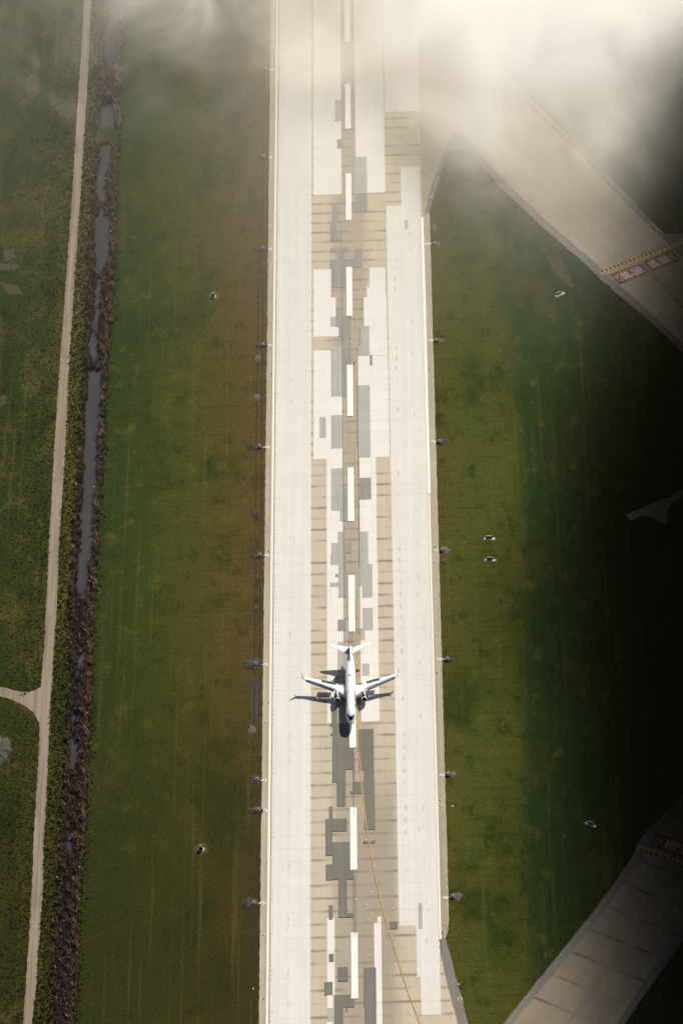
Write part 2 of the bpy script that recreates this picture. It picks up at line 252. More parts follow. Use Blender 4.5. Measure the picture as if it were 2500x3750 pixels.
def text_outline(s):
    """letters as flat triangles in a 0..1 box"""
    cu = bpy.data.curves.new('lettering', 'FONT'); cu.body = s; cu.resolution_u = 3
    cu.offset = 0.03
    ob = bpy.data.objects.new('lettering', cu); COL.objects.link(ob)
    dg = bpy.context.evaluated_depsgraph_get(); dg.update()
    me = bpy.data.meshes.new_from_object(ob.evaluated_get(dg))
    vs = [v.co.copy() for v in me.vertices]; fs = [tuple(p.vertices) for p in me.polygons]
    bpy.data.objects.remove(ob); bpy.data.curves.remove(cu); bpy.data.meshes.remove(me)
    x0 = min(v.x for v in vs); x1 = max(v.x for v in vs); y0 = min(v.y for v in vs); y1 = max(v.y for v in vs)
    return [((v.x - x0) / (x1 - x0), (v.y - y0) / (y1 - y0)) for v in vs], fs

ORD = ['first', 'second', 'third', 'fourth', 'fifth', 'sixth', 'seventh', 'eighth', 'ninth', 'tenth', 'eleventh', 'twelfth', 'thirteenth', 'fourteenth', 'fifteenth',
       'sixteenth', 'seventeenth', 'eighteenth', 'nineteenth', 'twentieth', 'twenty-first', 'twenty-second', 'twenty-third', 'twenty-fourth', 'twenty-fifth', 'twenty-sixth',
       'twenty-seventh', 'twenty-eighth', 'twenty-ninth', 'thirtieth', 'thirty-first', 'thirty-second']

# ---------------------------------------------------------------- materials
class NT:
    def __init__(s, name):
        s.m = bpy.data.materials.new(name); s.m.use_nodes = True
        s.t = s.m.node_tree; s.b = s.t.nodes.get('Principled BSDF'); s.out = s.t.nodes['Material Output']
        g = s.t.nodes.new('ShaderNodeNewGeometry'); s.pos = g.outputs['Position']
        sx = s.t.nodes.new('ShaderNodeSeparateXYZ'); s.link(s.pos, sx.inputs[0]); s.x, s.y, s.z = sx.outputs
    def link(s, a, b): s.t.links.new(a, b)
    def put(s, sock, v):
        if hasattr(v, 'is_output'): s.link(v, sock)
        elif isinstance(v, (tuple, list)) and len(v) == 3 and sock.type == 'RGBA': sock.default_value = (*v, 1)
        else: sock.default_value = v
    def math(s, op, a, b=0.0, c=None, clamp=False):
        n = s.t.nodes.new('ShaderNodeMath'); n.operation = op; n.use_clamp = clamp
        s.put(n.inputs[0], a); s.put(n.inputs[1], b)
        if c is not None: s.put(n.inputs[2], c)
        return n.outputs[0]
    def scaled(s, sx, sy, sz=1.0, off=(0, 0, 0), rot=0.0):
        n = s.t.nodes.new('ShaderNodeMapping'); s.link(s.pos, n.inputs[0])
        n.inputs['Scale'].default_value = (sx, sy, sz); n.inputs['Location'].default_value = off
        n.inputs['Rotation'].default_value = (0, 0, rot)
        return n.outputs[0]
    def noise(s, vec, scale=1.0, detail=2.0, rough=0.5, dist=0.0):
        n = s.t.nodes.new('ShaderNodeTexNoise'); s.link(vec, n.inputs['Vector'])
        n.inputs['Scale'].default_value = scale; n.inputs['Detail'].default_value = detail
        n.inputs['Roughness'].default_value = rough; n.inputs['Distortion'].default_value = dist
        return n.outputs[0]
    def mix(s, f, a, b, mode='MIX'):
        n = s.t.nodes.new('ShaderNodeMixRGB'); n.blend_type = mode
        s.put(n.inputs[0], f); s.put(n.inputs[1], a); s.put(n.inputs[2], b)
        return n.outputs[0]
    def step(s, v, a, b, lo=0.0, hi=1.0):
        n = s.t.nodes.new('ShaderNodeMapRange'); n.interpolation_type = 'SMOOTHSTEP'
        s.put(n.inputs[0], v); s.put(n.inputs[1], a); s.put(n.inputs[2], b); s.put(n.inputs[3], lo); s.put(n.inputs[4], hi)
        return n.outputs[0]
    def ramp(s, v, stops):
        n = s.t.nodes.new('ShaderNodeValToRGB'); s.put(n.inputs[0], v)
        e = n.color_ramp.elements
        while len(e) < len(stops): e.new(0.5)
        for el, (p, c) in zip(e, stops):
            el.position = p; el.color = (*c, 1)
        return n.outputs[0]
    def bump(s, h, strength, dist):
        n = s.t.nodes.new('ShaderNodeBump'); n.inputs['Strength'].default_value = strength; n.inputs['Distance'].default_value = dist
        s.link(h, n.inputs['Height']); s.link(n.outputs[0], s.b.inputs['Normal'])
    def done(s, col, rough=0.8, spec=0.3, metal=0.0):
        s.put(s.b.inputs['Base Color'], col); s.put(s.b.inputs['Roughness'], rough)
        s.b.inputs['Specular IOR Level'].default_value = spec; s.b.inputs['Metallic'].default_value = metal
        return s.m

def plain(name, col, rough=0.6, metal=0.0, var=0.12, scale=3.0, spec=0.4):
    n = NT(name)
    v = n.noise(n.pos, scale, 3)
    return n.done(n.mix(n.step(v, 0.3, 0.7), [c * (1 - var) for c in col], [min(1, c * (1 + var)) for c in col]), rough, spec, metal)

def concrete(name, col, streak=0.12, blotch=0.08, joint=0.2, smudge=0.0, jper=6.1, rubber=0.0, rot=0.0, dirt=(0.30, 0.22, 0.13), lper=3.8, slab=0.05, worn=0.0, stains=False):
    n = NT(name)
    if rot:
        vr = n.scaled(1, 1, 1, rot=rot); sx = n.t.nodes.new('ShaderNodeSeparateXYZ'); n.link(vr, sx.inputs[0]); X, Y = sx.outputs[0], sx.outputs[1]
        cb = n.t.nodes.new('ShaderNodeCombineXYZ'); n.link(X, cb.inputs[0]); n.link(Y, cb.inputs[1]); base = cb.outputs[0]
    else:
        X, Y = n.x, n.y; base = n.pos
    def sc(a, b, off=0.0):
        m = n.t.nodes.new('ShaderNodeMapping'); n.link(base, m.inputs[0]); m.inputs['Scale'].default_value = (a, b, 1); m.inputs['Location'].default_value = (off, off * .7, 0)
        return m.outputs[0]
    c = n.mix(0.0, col, col)
    s1 = n.noise(sc(0.55, 0.006), 1.0, 2, 0.6)
    s2 = n.noise(sc(2.6, 0.02, 13), 1.0, 2, 0.6)
    f = n.math('ADD', n.math('MULTIPLY', n.math('SUBTRACT', s1, 0.5), streak * 2.4), n.math('MULTIPLY', n.math('SUBTRACT', s2, 0.5), streak * 1.6))
    b1 = n.noise(sc(0.09, 0.06, 5), 1.0, 4, 0.55)
    f = n.math('ADD', f, n.math('MULTIPLY', n.math('SUBTRACT', b1, 0.5), blotch * 3.0))
    g1 = n.noise(sc(3.0, 3.0, 2), 1.0, 2, 0.6)
    f = n.math('ADD', f, n.math('MULTIPLY', n.math('SUBTRACT', g1, 0.5), 0.12))
    # slab to slab tone
    wh = n.t.nodes.new('ShaderNodeTexWhiteNoise'); cbx = n.t.nodes.new('ShaderNodeCombineXYZ')
    n.link(n.math('FLOOR', n.math('DIVIDE', X, 7.5)), cbx.inputs[0]); n.link(n.math('FLOOR', n.math('DIVIDE', Y, jper)), cbx.inputs[1])
    n.link(cbx.outputs[0], wh.inputs[0])
    f = n.math('ADD', f, n.math('MULTIPLY', n.math('SUBTRACT', wh.outputs[0], 0.5), slab))
    mul = n.math('ADD', f, 1.0)
    hs = n.t.nodes.new('ShaderNodeVectorMath'); hs.operation = 'SCALE'; n.link(c, hs.inputs[0]); n.link(mul, hs.inputs['Scale'])
    c = hs.outputs[0]
    fy = n.math('PINGPONG', n.math('ADD', Y, n.math('MULTIPLY', n.math('SUBTRACT', g1, .5), 0.25)), jper / 2)     # 0 at the joints
    fx = n.math('PINGPONG', X, lper / 2)
    jf = n.math('MAXIMUM', n.step(fy, 0.05, 0.22, 1, 0), n.math('MULTIPLY', n.step(fx, 0.03, 0.14, 1, 0), 0.6))
    jn = n.step(n.noise(sc(0.12, 0.05, 31), 1.0, 2), 0.35, 0.7)
    c = n.mix(n.math('MULTIPLY', n.math('MULTIPLY', jf, joint), jn), c, (0.10, 0.085, 0.065))
    if smudge > 0:
        sm = n.step(fy, 0.15, 1.05, 1, 0)
        sn = n.step(n.noise(sc(0.10, 0.16, 40), 1.0, 3), 0.36, 0.66)
        c = n.mix(n.math('MULTIPLY', n.math('MULTIPLY', sm, sn), smudge), c, dirt)
    if worn > 0:      # traffic has darkened the middle, and the landing side south of the crossing
        wob = n.math('MULTIPLY', n.math('SUBTRACT', n.noise(sc(0.4, 0.03, 21), 1.0, 3), .5), 5.0)
        xa = n.math('ADD', X, wob)
        z1 = n.math('MULTIPLY', n.step(n.math('ABSOLUTE', xa), 9.5, 4.5), 0.75)
        z2 = n.math('MULTIPLY', n.math('MULTIPLY', n.step(xa, -5.0, 0.0), n.step(xa, 17.5, 12.0)), n.step(Y, 10.0, -45.0))
        c = n.mix(n.math('MULTIPLY', n.math('MAXIMUM', z1, z2), worn), c, (0.215, 0.185, 0.14))
    if rubber > 0:
        rn = n.step(n.noise(sc(1.6, 0.012, 77), 1.0, 3, 0.65), 0.62, 0.78)
        zone = n.step(n.math('ABSOLUTE', X), 9.0, 4.5)
        c = n.mix(n.math('MULTIPLY', n.math('MULTIPLY', rn, zone), rubber), c, (0.06, 0.055, 0.05))
    spots = n.t.nodes.new('ShaderNodeTexVoronoi'); spots.feature = 'F1'; n.link(sc(0.22, 0.10, 3), spots.inputs['Vector']); spots.inputs['Scale'].default_value = 1.0
    st = n.step(spots.outputs['Distance'], 0.05, 0.11, 1, 0)
    wn_ = n.step(n.noise(sc(0.05, 0.05, 60), 1.0, 1), 0.5, 0.6)
    c = n.mix(n.math('MULTIPLY', n.math('MULTIPLY', st, wn_), 0.30), c, dirt)
    if stains:
        for xc, per, s0, ph in ((18.2, 6.1, .48, 0.0), (24.6, 9.15, .35, 3.0), (-28.3, 2.1, .42, 1.0), (-22.6, 13.0, .28, 5.0)):
            dx = n.math('DIVIDE', n.math('ADD', n.math('SUBTRACT', X, xc), n.math('MULTIPLY', n.math('SUBTRACT', b1, .5), 1.8)), .42)
            dy = n.math('DIVIDE', n.math('PINGPONG', n.math('ADD', Y, ph), per / 2), min(2.0, per / 3.2))
            rr = n.math('ADD', n.math('MULTIPLY', dx, dx), n.math('MULTIPLY', dy, dy))
            k = n.math('MULTIPLY', n.step(rr, 1.1, .35), n.step(n.noise(sc(.02, .09, xc), 1.0, 2), .42, .6))
            c = n.mix(n.math('MULTIPLY', k, s0), c, (0.33, 0.26, 0.17))
    return n.done(c, 0.85, 0.25)

M = {}
WHITE = (0.58, 0.562, 0.522)
M['white_conc'] = concrete('white_concrete', WHITE, 0.085, 0.03, 0.20, slab=0.015, stains=True)
M['new_conc'] = concrete('new_white_concrete', (0.625, 0.605, 0.565), 0.04, 0.03, 0.22, slab=0.03, rubber=0.08)
M['tan_conc'] = concrete('tan_concrete', (0.44, 0.38, 0.285), 0.07, 0.08, 0.42, smudge=0.8, rubber=0.35, worn=0.66, dirt=(0.16, 0.13, 0.09))
M['pale_grey'] = concrete('pale_grey_concrete', (0.345, 0.335, 0.305), 0.12, 0.07, 0.25, rubber=0.2)
M['grey'] = concrete('grey_concrete', (0.235, 0.225, 0.205), 0.16, 0.08, 0.3, rubber=0.15)
M['dark'] = concrete('dark_asphalt_patch', (0.145, 0.136, 0.118), 0.17, 0.10, 0.3)
M['shoulder'] = concrete('shoulder_asphalt', (0.33, 0.285, 0.22), 0.30, 0.16, 0.1, jper=19, dirt=(0.16, 0.14, 0.12))
M['taxi'] = concrete('taxiway_concrete', (0.33, 0.28, 0.205), 0.16, 0.14, 0.10, smudge=0.12, jper=7.5, rot=R(-32), dirt=(0.15, 0.12, 0.09))
M['taxi_s'] = concrete('taxiway_concrete_south', (0.255, 0.208, 0.148), 0.10, 0.18, 0.45, smudge=0.8, jper=12.2, rot=R(31), dirt=(0.085, 0.068, 0.05))
M['taxi_edge'] = concrete('taxiway_shoulder_asphalt', (0.165, 0.148, 0.13), 0.12, 0.12, 0.05, jper=23)

def paint(name, col, wear=0.25, under=(0.4, 0.36, 0.28)):
    n = NT(name)
    a = n.noise(n.scaled(3.0, 0.25), 1.0, 4, 0.65)
    b = n.noise(n.pos, 0.6, 3)
    w = n.math('MULTIPLY', n.step(n.math('ADD', n.math('MULTIPLY', a, 0.7), n.math('MULTIPLY', b, 0.3)), 0.5, 0.68), wear)
    return n.done(n.mix(w, col, under), 0.7, 0.3)
M['stripe'] = paint('white_stripe_paint', (0.74, 0.72, 0.69), 0.55, (0.42, 0.40, 0.37))
M['edge_stripe'] = paint('cream_edge_paint', (0.70, 0.63, 0.50), 0.30)
M['bright_stripe'] = paint('bright_white_paint', (0.80, 0.78, 0.72), 0.08)
M['yellow'] = paint('yellow_line_paint', (0.47, 0.285, 0.06), 0.6, (0.33, 0.26, 0.16))
M['brown_line'] = paint('worn_brown_line_paint', (0.25, 0.15, 0.06), 0.6, (0.2, 0.16, 0.11))
M['yellow_new'] = paint('fresh_yellow_paint', (0.75, 0.46, 0.09), 0.1)
M['faint_yellow'] = paint('faint_yellow_paint', (0.45, 0.31, 0.13), 0.6, (0.38, 0.32, 0.24))
M['black_paint'] = paint('black_paint', (0.055, 0.05, 0.045), 0.35, (0.15, 0.13, 0.11))
M['red_paint'] = paint('red_sign_paint', (0.26, 0.085, 0.07), 0.3, (0.26, 0.17, 0.13))
M['letter_white'] = paint('white_letter_paint', (0.62, 0.56, 0.48), 0.35, (0.3, 0.2, 0.17))
M['letter_yellow'] = paint('yellow_letter_paint', (0.48, 0.29, 0.06), 0.5, (0.2, 0.15, 0.1))
M['seam'] = plain('dark_joint_sealant', (0.12, 0.10, 0.08))

def grass():
    n = NT('airfield_grass')
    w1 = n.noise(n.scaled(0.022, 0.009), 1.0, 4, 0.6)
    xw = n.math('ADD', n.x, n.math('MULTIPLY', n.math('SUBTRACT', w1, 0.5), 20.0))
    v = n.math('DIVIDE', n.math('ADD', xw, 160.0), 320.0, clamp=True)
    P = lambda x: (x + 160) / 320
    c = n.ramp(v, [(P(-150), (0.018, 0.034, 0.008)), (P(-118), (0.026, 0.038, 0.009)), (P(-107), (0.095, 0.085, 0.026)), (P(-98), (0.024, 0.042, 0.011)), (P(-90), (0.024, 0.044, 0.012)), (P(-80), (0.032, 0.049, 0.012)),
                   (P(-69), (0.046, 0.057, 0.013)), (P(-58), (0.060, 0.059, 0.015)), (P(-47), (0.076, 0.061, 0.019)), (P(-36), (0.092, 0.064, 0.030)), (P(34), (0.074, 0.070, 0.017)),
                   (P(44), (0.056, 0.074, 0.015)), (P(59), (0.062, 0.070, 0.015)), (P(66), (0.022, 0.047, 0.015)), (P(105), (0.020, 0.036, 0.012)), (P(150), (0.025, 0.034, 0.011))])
    # broad patches of lush and of dry grass
    big = n.noise(n.scaled(0.030, 0.018, 1, (3, 8, 0)), 1.0, 5, 0.62)
    c = n.mix(n.math('MULTIPLY', n.step(big, 0.52, 0.68), 0.40), c, (0.085, 0.070, 0.026))
    c = n.mix(n.math('MULTIPLY', n.step(big, 0.48, 0.34), 0.75), c, (0.020, 0.038, 0.010))
    med = n.noise(n.scaled(0.16, 0.10, 1, (1, 2, 0)), 1.0, 4, 0.65)
    c = n.mix(n.math('MULTIPLY', n.step(med, 0.54, 0.70), 0.5), c, (0.100, 0.092, 0.024))
    c = n.mix(n.math('MULTIPLY', n.step(med, 0.46, 0.32), 0.6), c, (0.016, 0.026, 0.008))
    painted_vignette = n.math('MULTIPLY', n.step(n.y, 130.0, -120.0), n.step(n.x, 20.0, -30.0))  # corner vignette painted into the grass colour, darker to the south-west
    c = n.mix(n.math('MULTIPLY', painted_vignette, 0.72), c, (0.024, 0.024, 0.007))
    rough = n.step(n.x, -108.0, -114.0)
    pat = n.noise(n.scaled(0.07, 0.045, 1, (11, 5, 0)), 1.0, 5, 0.7)
    c = n.mix(n.math('MULTIPLY', n.math('MULTIPLY', rough, n.step(pat, 0.52, 0.66)), 0.65), c, (0.085, 0.066, 0.030))
    c = n.mix(n.math('MULTIPLY', n.math('MULTIPLY', rough, n.step(pat, 0.47, 0.36)), 0.6), c, (0.010, 0.016, 0.005))
    # mowing lanes along the runway and sideways sweep
    mow = n.noise(n.scaled(0.5, 0.008, 1, (9, 0, 0)), 1.0, 3, 0.6)
    c = n.mix(n.math('MULTIPLY', n.step(mow, 0.54, 0.70), 0.35), c, (0.105, 0.088, 0.035))
    sw = n.noise(n.scaled(0.05, 0.8, 1, (4, 0, 0)), 1.0, 3, 0.6)
    c = n.mix(n.math('MULTIPLY', n.step(sw, 0.52, 0.66), 0.42), c, (0.030, 0.036, 0.010))
    # grain
    g1 = n.noise(n.scaled(1.0, 1.5), 0.9, 3, 0.7)
    g2 = n.noise(n.scaled(1.0, 1.0), 2.3, 2, 0.6)
    left = n.step(n.x, -85.0, -100.0)                       # long rough grass west of the ditch
    gr = n.math('ADD', n.math('MULTIPLY', n.math('SUBTRACT', g1, 0.5), n.math('ADD', 1.5, n.math('MULTIPLY', left, 2.4))), n.math('MULTIPLY', n.math('SUBTRACT', g2, 0.5), 1.0))
    mul = n.math('MAXIMUM', n.math('ADD', gr, 1.0), 0.15)
    hs = n.t.nodes.new('ShaderNodeVectorMath'); hs.operation = 'SCALE'; n.link(c, hs.inputs[0]); n.link(mul, hs.inputs['Scale'])
    c = hs.outputs[0]
    # pale dead stalks
    vor = n.t.nodes.new('ShaderNodeTexVoronoi'); n.link(n.scaled(0.9, 1.4), vor.inputs['Vector']); vor.inputs['Scale'].default_value = 0.7
    pk = n.step(vor.outputs['Distance'], 0.10, 0.16, 1, 0)
    c = n.mix(n.math('MULTIPLY', pk, n.math('MULTIPLY', n.step(n.noise(n.pos, 0.06, 2), 0.5, 0.65), 0.5)), c, (0.17, 0.14, 0.07))
    # bare banks of the ditch
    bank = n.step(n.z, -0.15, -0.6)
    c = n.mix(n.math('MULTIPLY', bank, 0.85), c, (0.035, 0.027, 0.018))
    c = n.mix(1.0, c, (0.86, 0.83, 0.57), 'MULTIPLY')
    h = n.math('ADD', n.noise(n.pos, 1.4, 3, 0.7), n.math('MULTIPLY', left, n.noise(n.pos, 0.5, 3, 0.7)))
    n.bump(h, 0.45, 0.4)
    return n.done(c, 0.95, 0.05)
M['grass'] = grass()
def soil(name, a, b):
    n = NT(name)
    v = n.noise(n.pos, 1.2, 5, 0.75)
    c = n.mix(n.step(v, 0.35, 0.68), a, b)
    n.bump(n.noise(n.pos, 2.0, 4, 0.8), 0.9, 0.4)
    return n.done(c, 0.95, 0.1)
M['soil'] = soil('dark_turned_soil', (0.022, 0.020, 0.019), (0.11, 0.09, 0.078))
M['soil_pale'] = soil('pale_bare_soil', (0.085, 0.075, 0.068), (0.17, 0.15, 0.13))
M['mud'] = soil('mud_patch', (0.042, 0.036, 0.020), (0.092, 0.074, 0.045))
M['bed'] = soil('trodden_soil', (0.04, 0.034, 0.030), (0.085, 0.070, 0.060))
M['halo'] = soil('yellow_green_grass', (0.050, 0.050, 0.009), (0.085, 0.078, 0.012))
M['rut'] = soil('dark_rut_soil', (0.020, 0.016, 0.012), (0.055, 0.042, 0.026))
M['gravel'] = soil('grey_gravel', (0.035, 0.032, 0.03), (0.12, 0.11, 0.10))
def road():
    n = NT('gravel_road')
    a = n.noise(n.scaled(1.3, 0.02), 1.0, 3, 0.6)
    b = n.noise(n.scaled(0.2, 0.05), 1.0, 4, 0.6)
    g = n.noise(n.pos, 2.5, 3, 0.7)
    c = n.mix(n.step(a, 0.35, 0.65), (0.185, 0.150, 0.112), (0.265, 0.218, 0.166))
    c = n.mix(n.math('MULTIPLY', n.step(b, 0.52, 0.68), 0.6), c, (0.14, 0.118, 0.092))
    c = n.mix(n.math('MULTIPLY', n.step(g, 0.55, 0.75), 0.35), c, (0.14, 0.115, 0.085))
    return n.done(c, 0.95, 0.1)
M['road'] = road()
def water():
    n = NT('still_ditch_water')
    a = n.noise(n.scaled(0.15, 0.03), 1.0, 3)
    n.bump(n.noise(n.pos, 1.0, 2), 0.03, 0.1)
    return n.done(n.mix(n.step(a, 0.35, 0.65), (0.034, 0.033, 0.035), (0.046, 0.043, 0.043)), 0.22, 0.35)
M['water'] = water()
def tinted(name, stops, rough=0.9):
    n = NT(name)
    at = n.t.nodes.new('ShaderNodeAttribute'); at.attribute_name = 'tint'
    return n.done(n.ramp(at.outputs['Fac'], stops), rough, 0.1)
M['reed'] = tinted('dry_reeds', [(0.0, (0.045, 0.037, 0.033)), (0.35, (0.155, 0.117, 0.094)), (0.7, (0.31, 0.228, 0.168)), (1.0, (0.55, 0.39, 0.25))])
M['verge'] = tinted('rough_verge_grass', [(0.0, (0.020, 0.032, 0.009)), (0.4, (0.048, 0.050, 0.013)), (0.75, (0.105, 0.085, 0.032)), (1.0, (0.21, 0.165, 0.08))])
M['conc_pad'] = plain('weathered_concrete', (0.40, 0.36, 0.30), 0.9)
M['sign_slab'] = plain('pale_sign_slab', (0.38, 0.335, 0.285), 0.9)
M['white_metal'] = plain('white_metal', (0.80, 0.78, 0.72), 0.45)
M['black_metal'] = plain('black_metal', (0.012, 0.012, 0.013), 0.5)
M['grate'] = plain('iron_grate', (0.03, 0.028, 0.026), 0.6)
M['lens'] = plain('frosted_glass_lens', (0.82, 0.80, 0.74), 0.2)
M['white_strip'] = plain('white_conduit_cover', (0.72, 0.66, 0.54), 0.8)
# aircraft
def gloss(name, col, rough=0.3, coat=0.5, metal=0.0, var=0.03):
    m = plain(name, col, rough, metal, var, 0.8, 0.5)
    m.node_tree.nodes['Principled BSDF'].inputs['Coat Weight'].default_value = coat
    return m
M['hull'] = gloss('white_aircraft_paint', (0.80, 0.81, 0.82), 0.32, 0.4)
M['wing'] = gloss('pale_grey_wing_paint', (0.74, 0.76, 0.77), 0.4, 0.2)
M['slat'] = gloss('bare_metal_slat', (0.36, 0.39, 0.44), 0.55, 0.0, 0.15)
M['spoil'] = gloss('grey_spoiler_paint', (0.32, 0.345, 0.36), 0.55, 0.0)
M['flap'] = gloss('grey_flap_paint', (0.45, 0.47, 0.48), 0.5, 0.0)
M['black'] = gloss('black_aircraft_paint', (0.008, 0.008, 0.009), 0.5, 0.0)
M['glass'] = gloss('dark_cockpit_glass', (0.006, 0.007, 0.009), 0.3, 0.0)
M['lip'] = gloss('polished_intake_lip', (0.75, 0.75, 0.75), 0.3, 0.0, 0.75)
M['red'] = gloss('red_emblem_paint', (0.35, 0.012, 0.012), 0.4, 0.2)
M['tyre'] = plain('black_rubber', (0.02, 0.02, 0.02), 0.8)
M['fin'] = gloss('black_fin_paint', (0.022, 0.016, 0.015), 0.35, 0.3)

# ---------------------------------------------------------------- the ground, with the ditch cut into it
DAM = (357.0, 366.0)
def dam(y):
    t = min(abs(y - DAM[0]), abs(y - DAM[1])) / 3.0
    return 0.0 if DAM[0] <= y <= DAM[1] else min(1.0, t)
ys = [-6000, -1500, -420] + [-300 + 3 * i for i in range(int(900 / 3) + 1)] + [720, 1500, 6000]
V = []; Fc = []
for y in ys:
    l, r = lerp_table(DITCH, y)
    d = 1.25 * dam(y)
    jl = random.uniform(-.3, .3); jr = random.uniform(-.3, .3)
    l += jl; r += jr
    row = [(-6000, 0), (-420, 0), (-112, 0), (l - .4, 0), (l + 1.5, -d * .75), (l + 2.6, -d), (r - 2.6, -d), (r - 1.4, -d * .75), (r + .3, 0), (-60, 0), (32, 0), (420, 0), (6000, 0)]
    V += [(x, y, z) for x, z in row]
nc = 13
for i in range(len(ys) - 1):
    for j in range(nc - 1):
        Fc.append((i * nc + j, i * nc + j + 1, (i + 1) * nc + j + 1, (i + 1) * nc + j))
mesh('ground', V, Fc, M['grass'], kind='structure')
# the water of the ditch, in two reaches either side of the grass causeway
for y0, y1 in ((-300.0, DAM[0] - .8), (DAM[1] + .8, 720.0)):
    vs = []; k = 40
    for i in range(k + 1):
        y = y0 + (y1 - y0) * i / k; l, r = lerp_table(DITCH, y)
        vs += [(l + 1.0, y, -0.72), (r - 0.9, y, -0.72)]
    mesh('water', vs, [(2 * i, 2 * i + 1, 2 * i + 3, 2 * i + 2) for i in range(k)], M['water'], kind='structure')

# roads
L = []; Rt = []
yy = -340.0
while yy <= 760:
    a, b = lerp_table(DIRT_ROAD, yy)
    L.append((a + random.uniform(-.18, .18), yy, 0.012)); Rt.append((b + random.uniform(-.18, .18), yy, 0.012)); yy += 1.3
n_ = len(L)
mesh('dirt_road', L + Rt, [(i + 1, i, n_ + i, n_ + i + 1) for i in range(n_ - 1)], M['road'], kind='structure')
polygon('side_road', SIDE_ROAD, 0.007, M['road'], kind='structure', jit=0.15)
polygon('service_road', SERVICE_SLAB, 0.01, M['taxi'], kind='structure')
for m_ in MUD: polygon('mud_ground', m_, 0.006, M['mud'], kind='structure', jit=0.8, step=.7)
polygon('pale_soil_ground', LIGHT_STREAK, 0.006, M['mud'], kind='structure', jit=0.5, step=1.2)
polygon('soil_ground', SOIL_BED, 0.006, M['bed'], kind='structure', jit=0.3, step=.8)
for t_ in TRACK_L:
    p_ = densify(t_, 5.0, False)
    ribbon('wheel_rut_path', [(x + random.uniform(-.1, .1), y) for x, y in p_], 0.34, 0.008, M['rut'], kind='structure', jit=0.5)
for x, y in INLETS: polygon('yellow_grass_ground', [(x + 2.6 * math.cos(a * .5236) * random.uniform(.8, 1.15), y + .2 + 2.9 * math.sin(a * .5236) * random.uniform(.8, 1.15)) for a in range(12)], 0.006, M['halo'], kind='structure', jit=.3, step=.6)
for cx_, cy_, r_, a0, a1 in ((-53.6, 254.8, 5.5, -20, 130), (-53.6, 254.8, 8.0, 20, 80), (-56.5, 262.5, 5.0, 200, 290), (-53.2, -47.9, 5.5, 160, 240), (-53.2, -47.9, 8.0, -10, 80), (-53.0, -37.0, 4.0, 190, 270)):
    ribbon('mower_rut_path', [(cx_ + r_ * math.cos(R(a0 + (a1 - a0) * i / 14)), cy_ + r_ * 1.05 * math.sin(R(a0 + (a1 - a0) * i / 14))) for i in range(15)], 0.28, 0.009, M['rut'], kind='structure', jit=.3)

# ---------------------------------------------------------------- runway
def quad(name, r, z, mat, parent):
    x0, y0, x1, y1 = r
    return mesh(name, [(x0, y0, z), (x1, y0, z), (x1, y1, z), (x0, y1, z)], [(0, 1, 2, 3)], mat, parent)
YA, YB = -900.0, 2100.0
shoulder_pts = [(-32.35 + random.uniform(-.12, .12), y) for y in range(-400, 800, 2)] + [(32.5 + random.uniform(-.12, .12), y) for y in range(798, 352, -2)] + [(32.5, 350), (30, 345), (30, 306), (32.5, 303)] + [(32.5 + random.uniform(-.1, .1), y) for y in range(300, -86, -2)] + [(32.0, -90), (29.6, -100), (29.6, -400)]
polygon('runway_shoulder_pavement', shoulder_pts, 0.015, M['shoulder'], kind='structure')
runway = mesh('runway', [(-29.55, YA, .03), (29.55, YA, .03), (29.55, YB, .03), (-29.55, YB, .03)], [(0, 1, 2, 3)], M['tan_conc'], kind='structure')
quad('white_lane', (-28.95, YA, -15.0, YB), .036, M['white_conc'], runway)
lane_r = [(15.35, -78), (15.1, 308.5), (21.2, 308.5), (21.2, 333.3), (29.0, 333.3), (29.0, -128.4), (22.4, -128.4), (22.4, -111), (21.2, -111), (21.2, -87), (15.4, -87)]
polygon('white_lane', lane_r, .036, M['white_conc'], runway)
quad('white_lane', (15.3, 370.6, 29.4, YB), .036, M['white_conc'], runway)
zc = .042
for nm, tab, mt in (('white_concrete_patch', WHITE_PATCHES, 'new_conc'), ('pale_grey_patch', PALE_GREY_PATCHES, 'pale_grey'), ('grey_patch', GREY_PATCHES, 'grey'), ('dark_patch', DARK_PATCHES, 'dark')):
    for r_ in tab:
        quad(nm, r_, zc, M[mt], runway); zc += .001
zm = zc + .01
for k in range(-3, 18):
    y0 = 60.0 * k - 420
    if k == 7: y0 = 0.0
    quad('centreline_stripe', (-1.2, y0, 1.15, y0 + 30.3), zm, M['stripe'], runway)
quad('edge_stripe', (-30.1, YA, -29.15, YB), zm, M['edge_stripe'], runway)
quad('edge_stripe', (29.0, -94.0, 29.75, 133.5), zm, M['edge_stripe'], runway)
quad('edge_stripe', (29.0, 134.0, 29.95, 300.5), zm, M['bright_stripe'], runway)
quad('edge_seam', (-28.98, YA, -28.8, YB), zm, M['seam'], runway)
ribbon('lead_off_line', smooth_path(LEAD_N, 5), 0.34, zm + .004, M['faint_yellow'], runway)
ribbon('lead_off_line', smooth_path(LEAD_S, 5), 0.33, zm + .004, M['yellow'], runway)
# narrow sealed cracks along the middle
for x_, y0, y1, w_ in ((.15, -33, -1, .18), (.5, -18, -2, .14), (-.1, -92, -60, .16), (.55, -92, -62, .14), (-2.9, -126, -121, .2), (-2.5, -126, -120, .15), (2.95, 95, 200, .12), (-2.95, 30, 300, .12), (.1, 210, 240, .12), (.0, 30.6, 60, .2)):
    quad('sealed_crack', (x_ - w_ / 2, y0, x_ + w_ / 2, y1), zm + .008, M['seam'], runway)

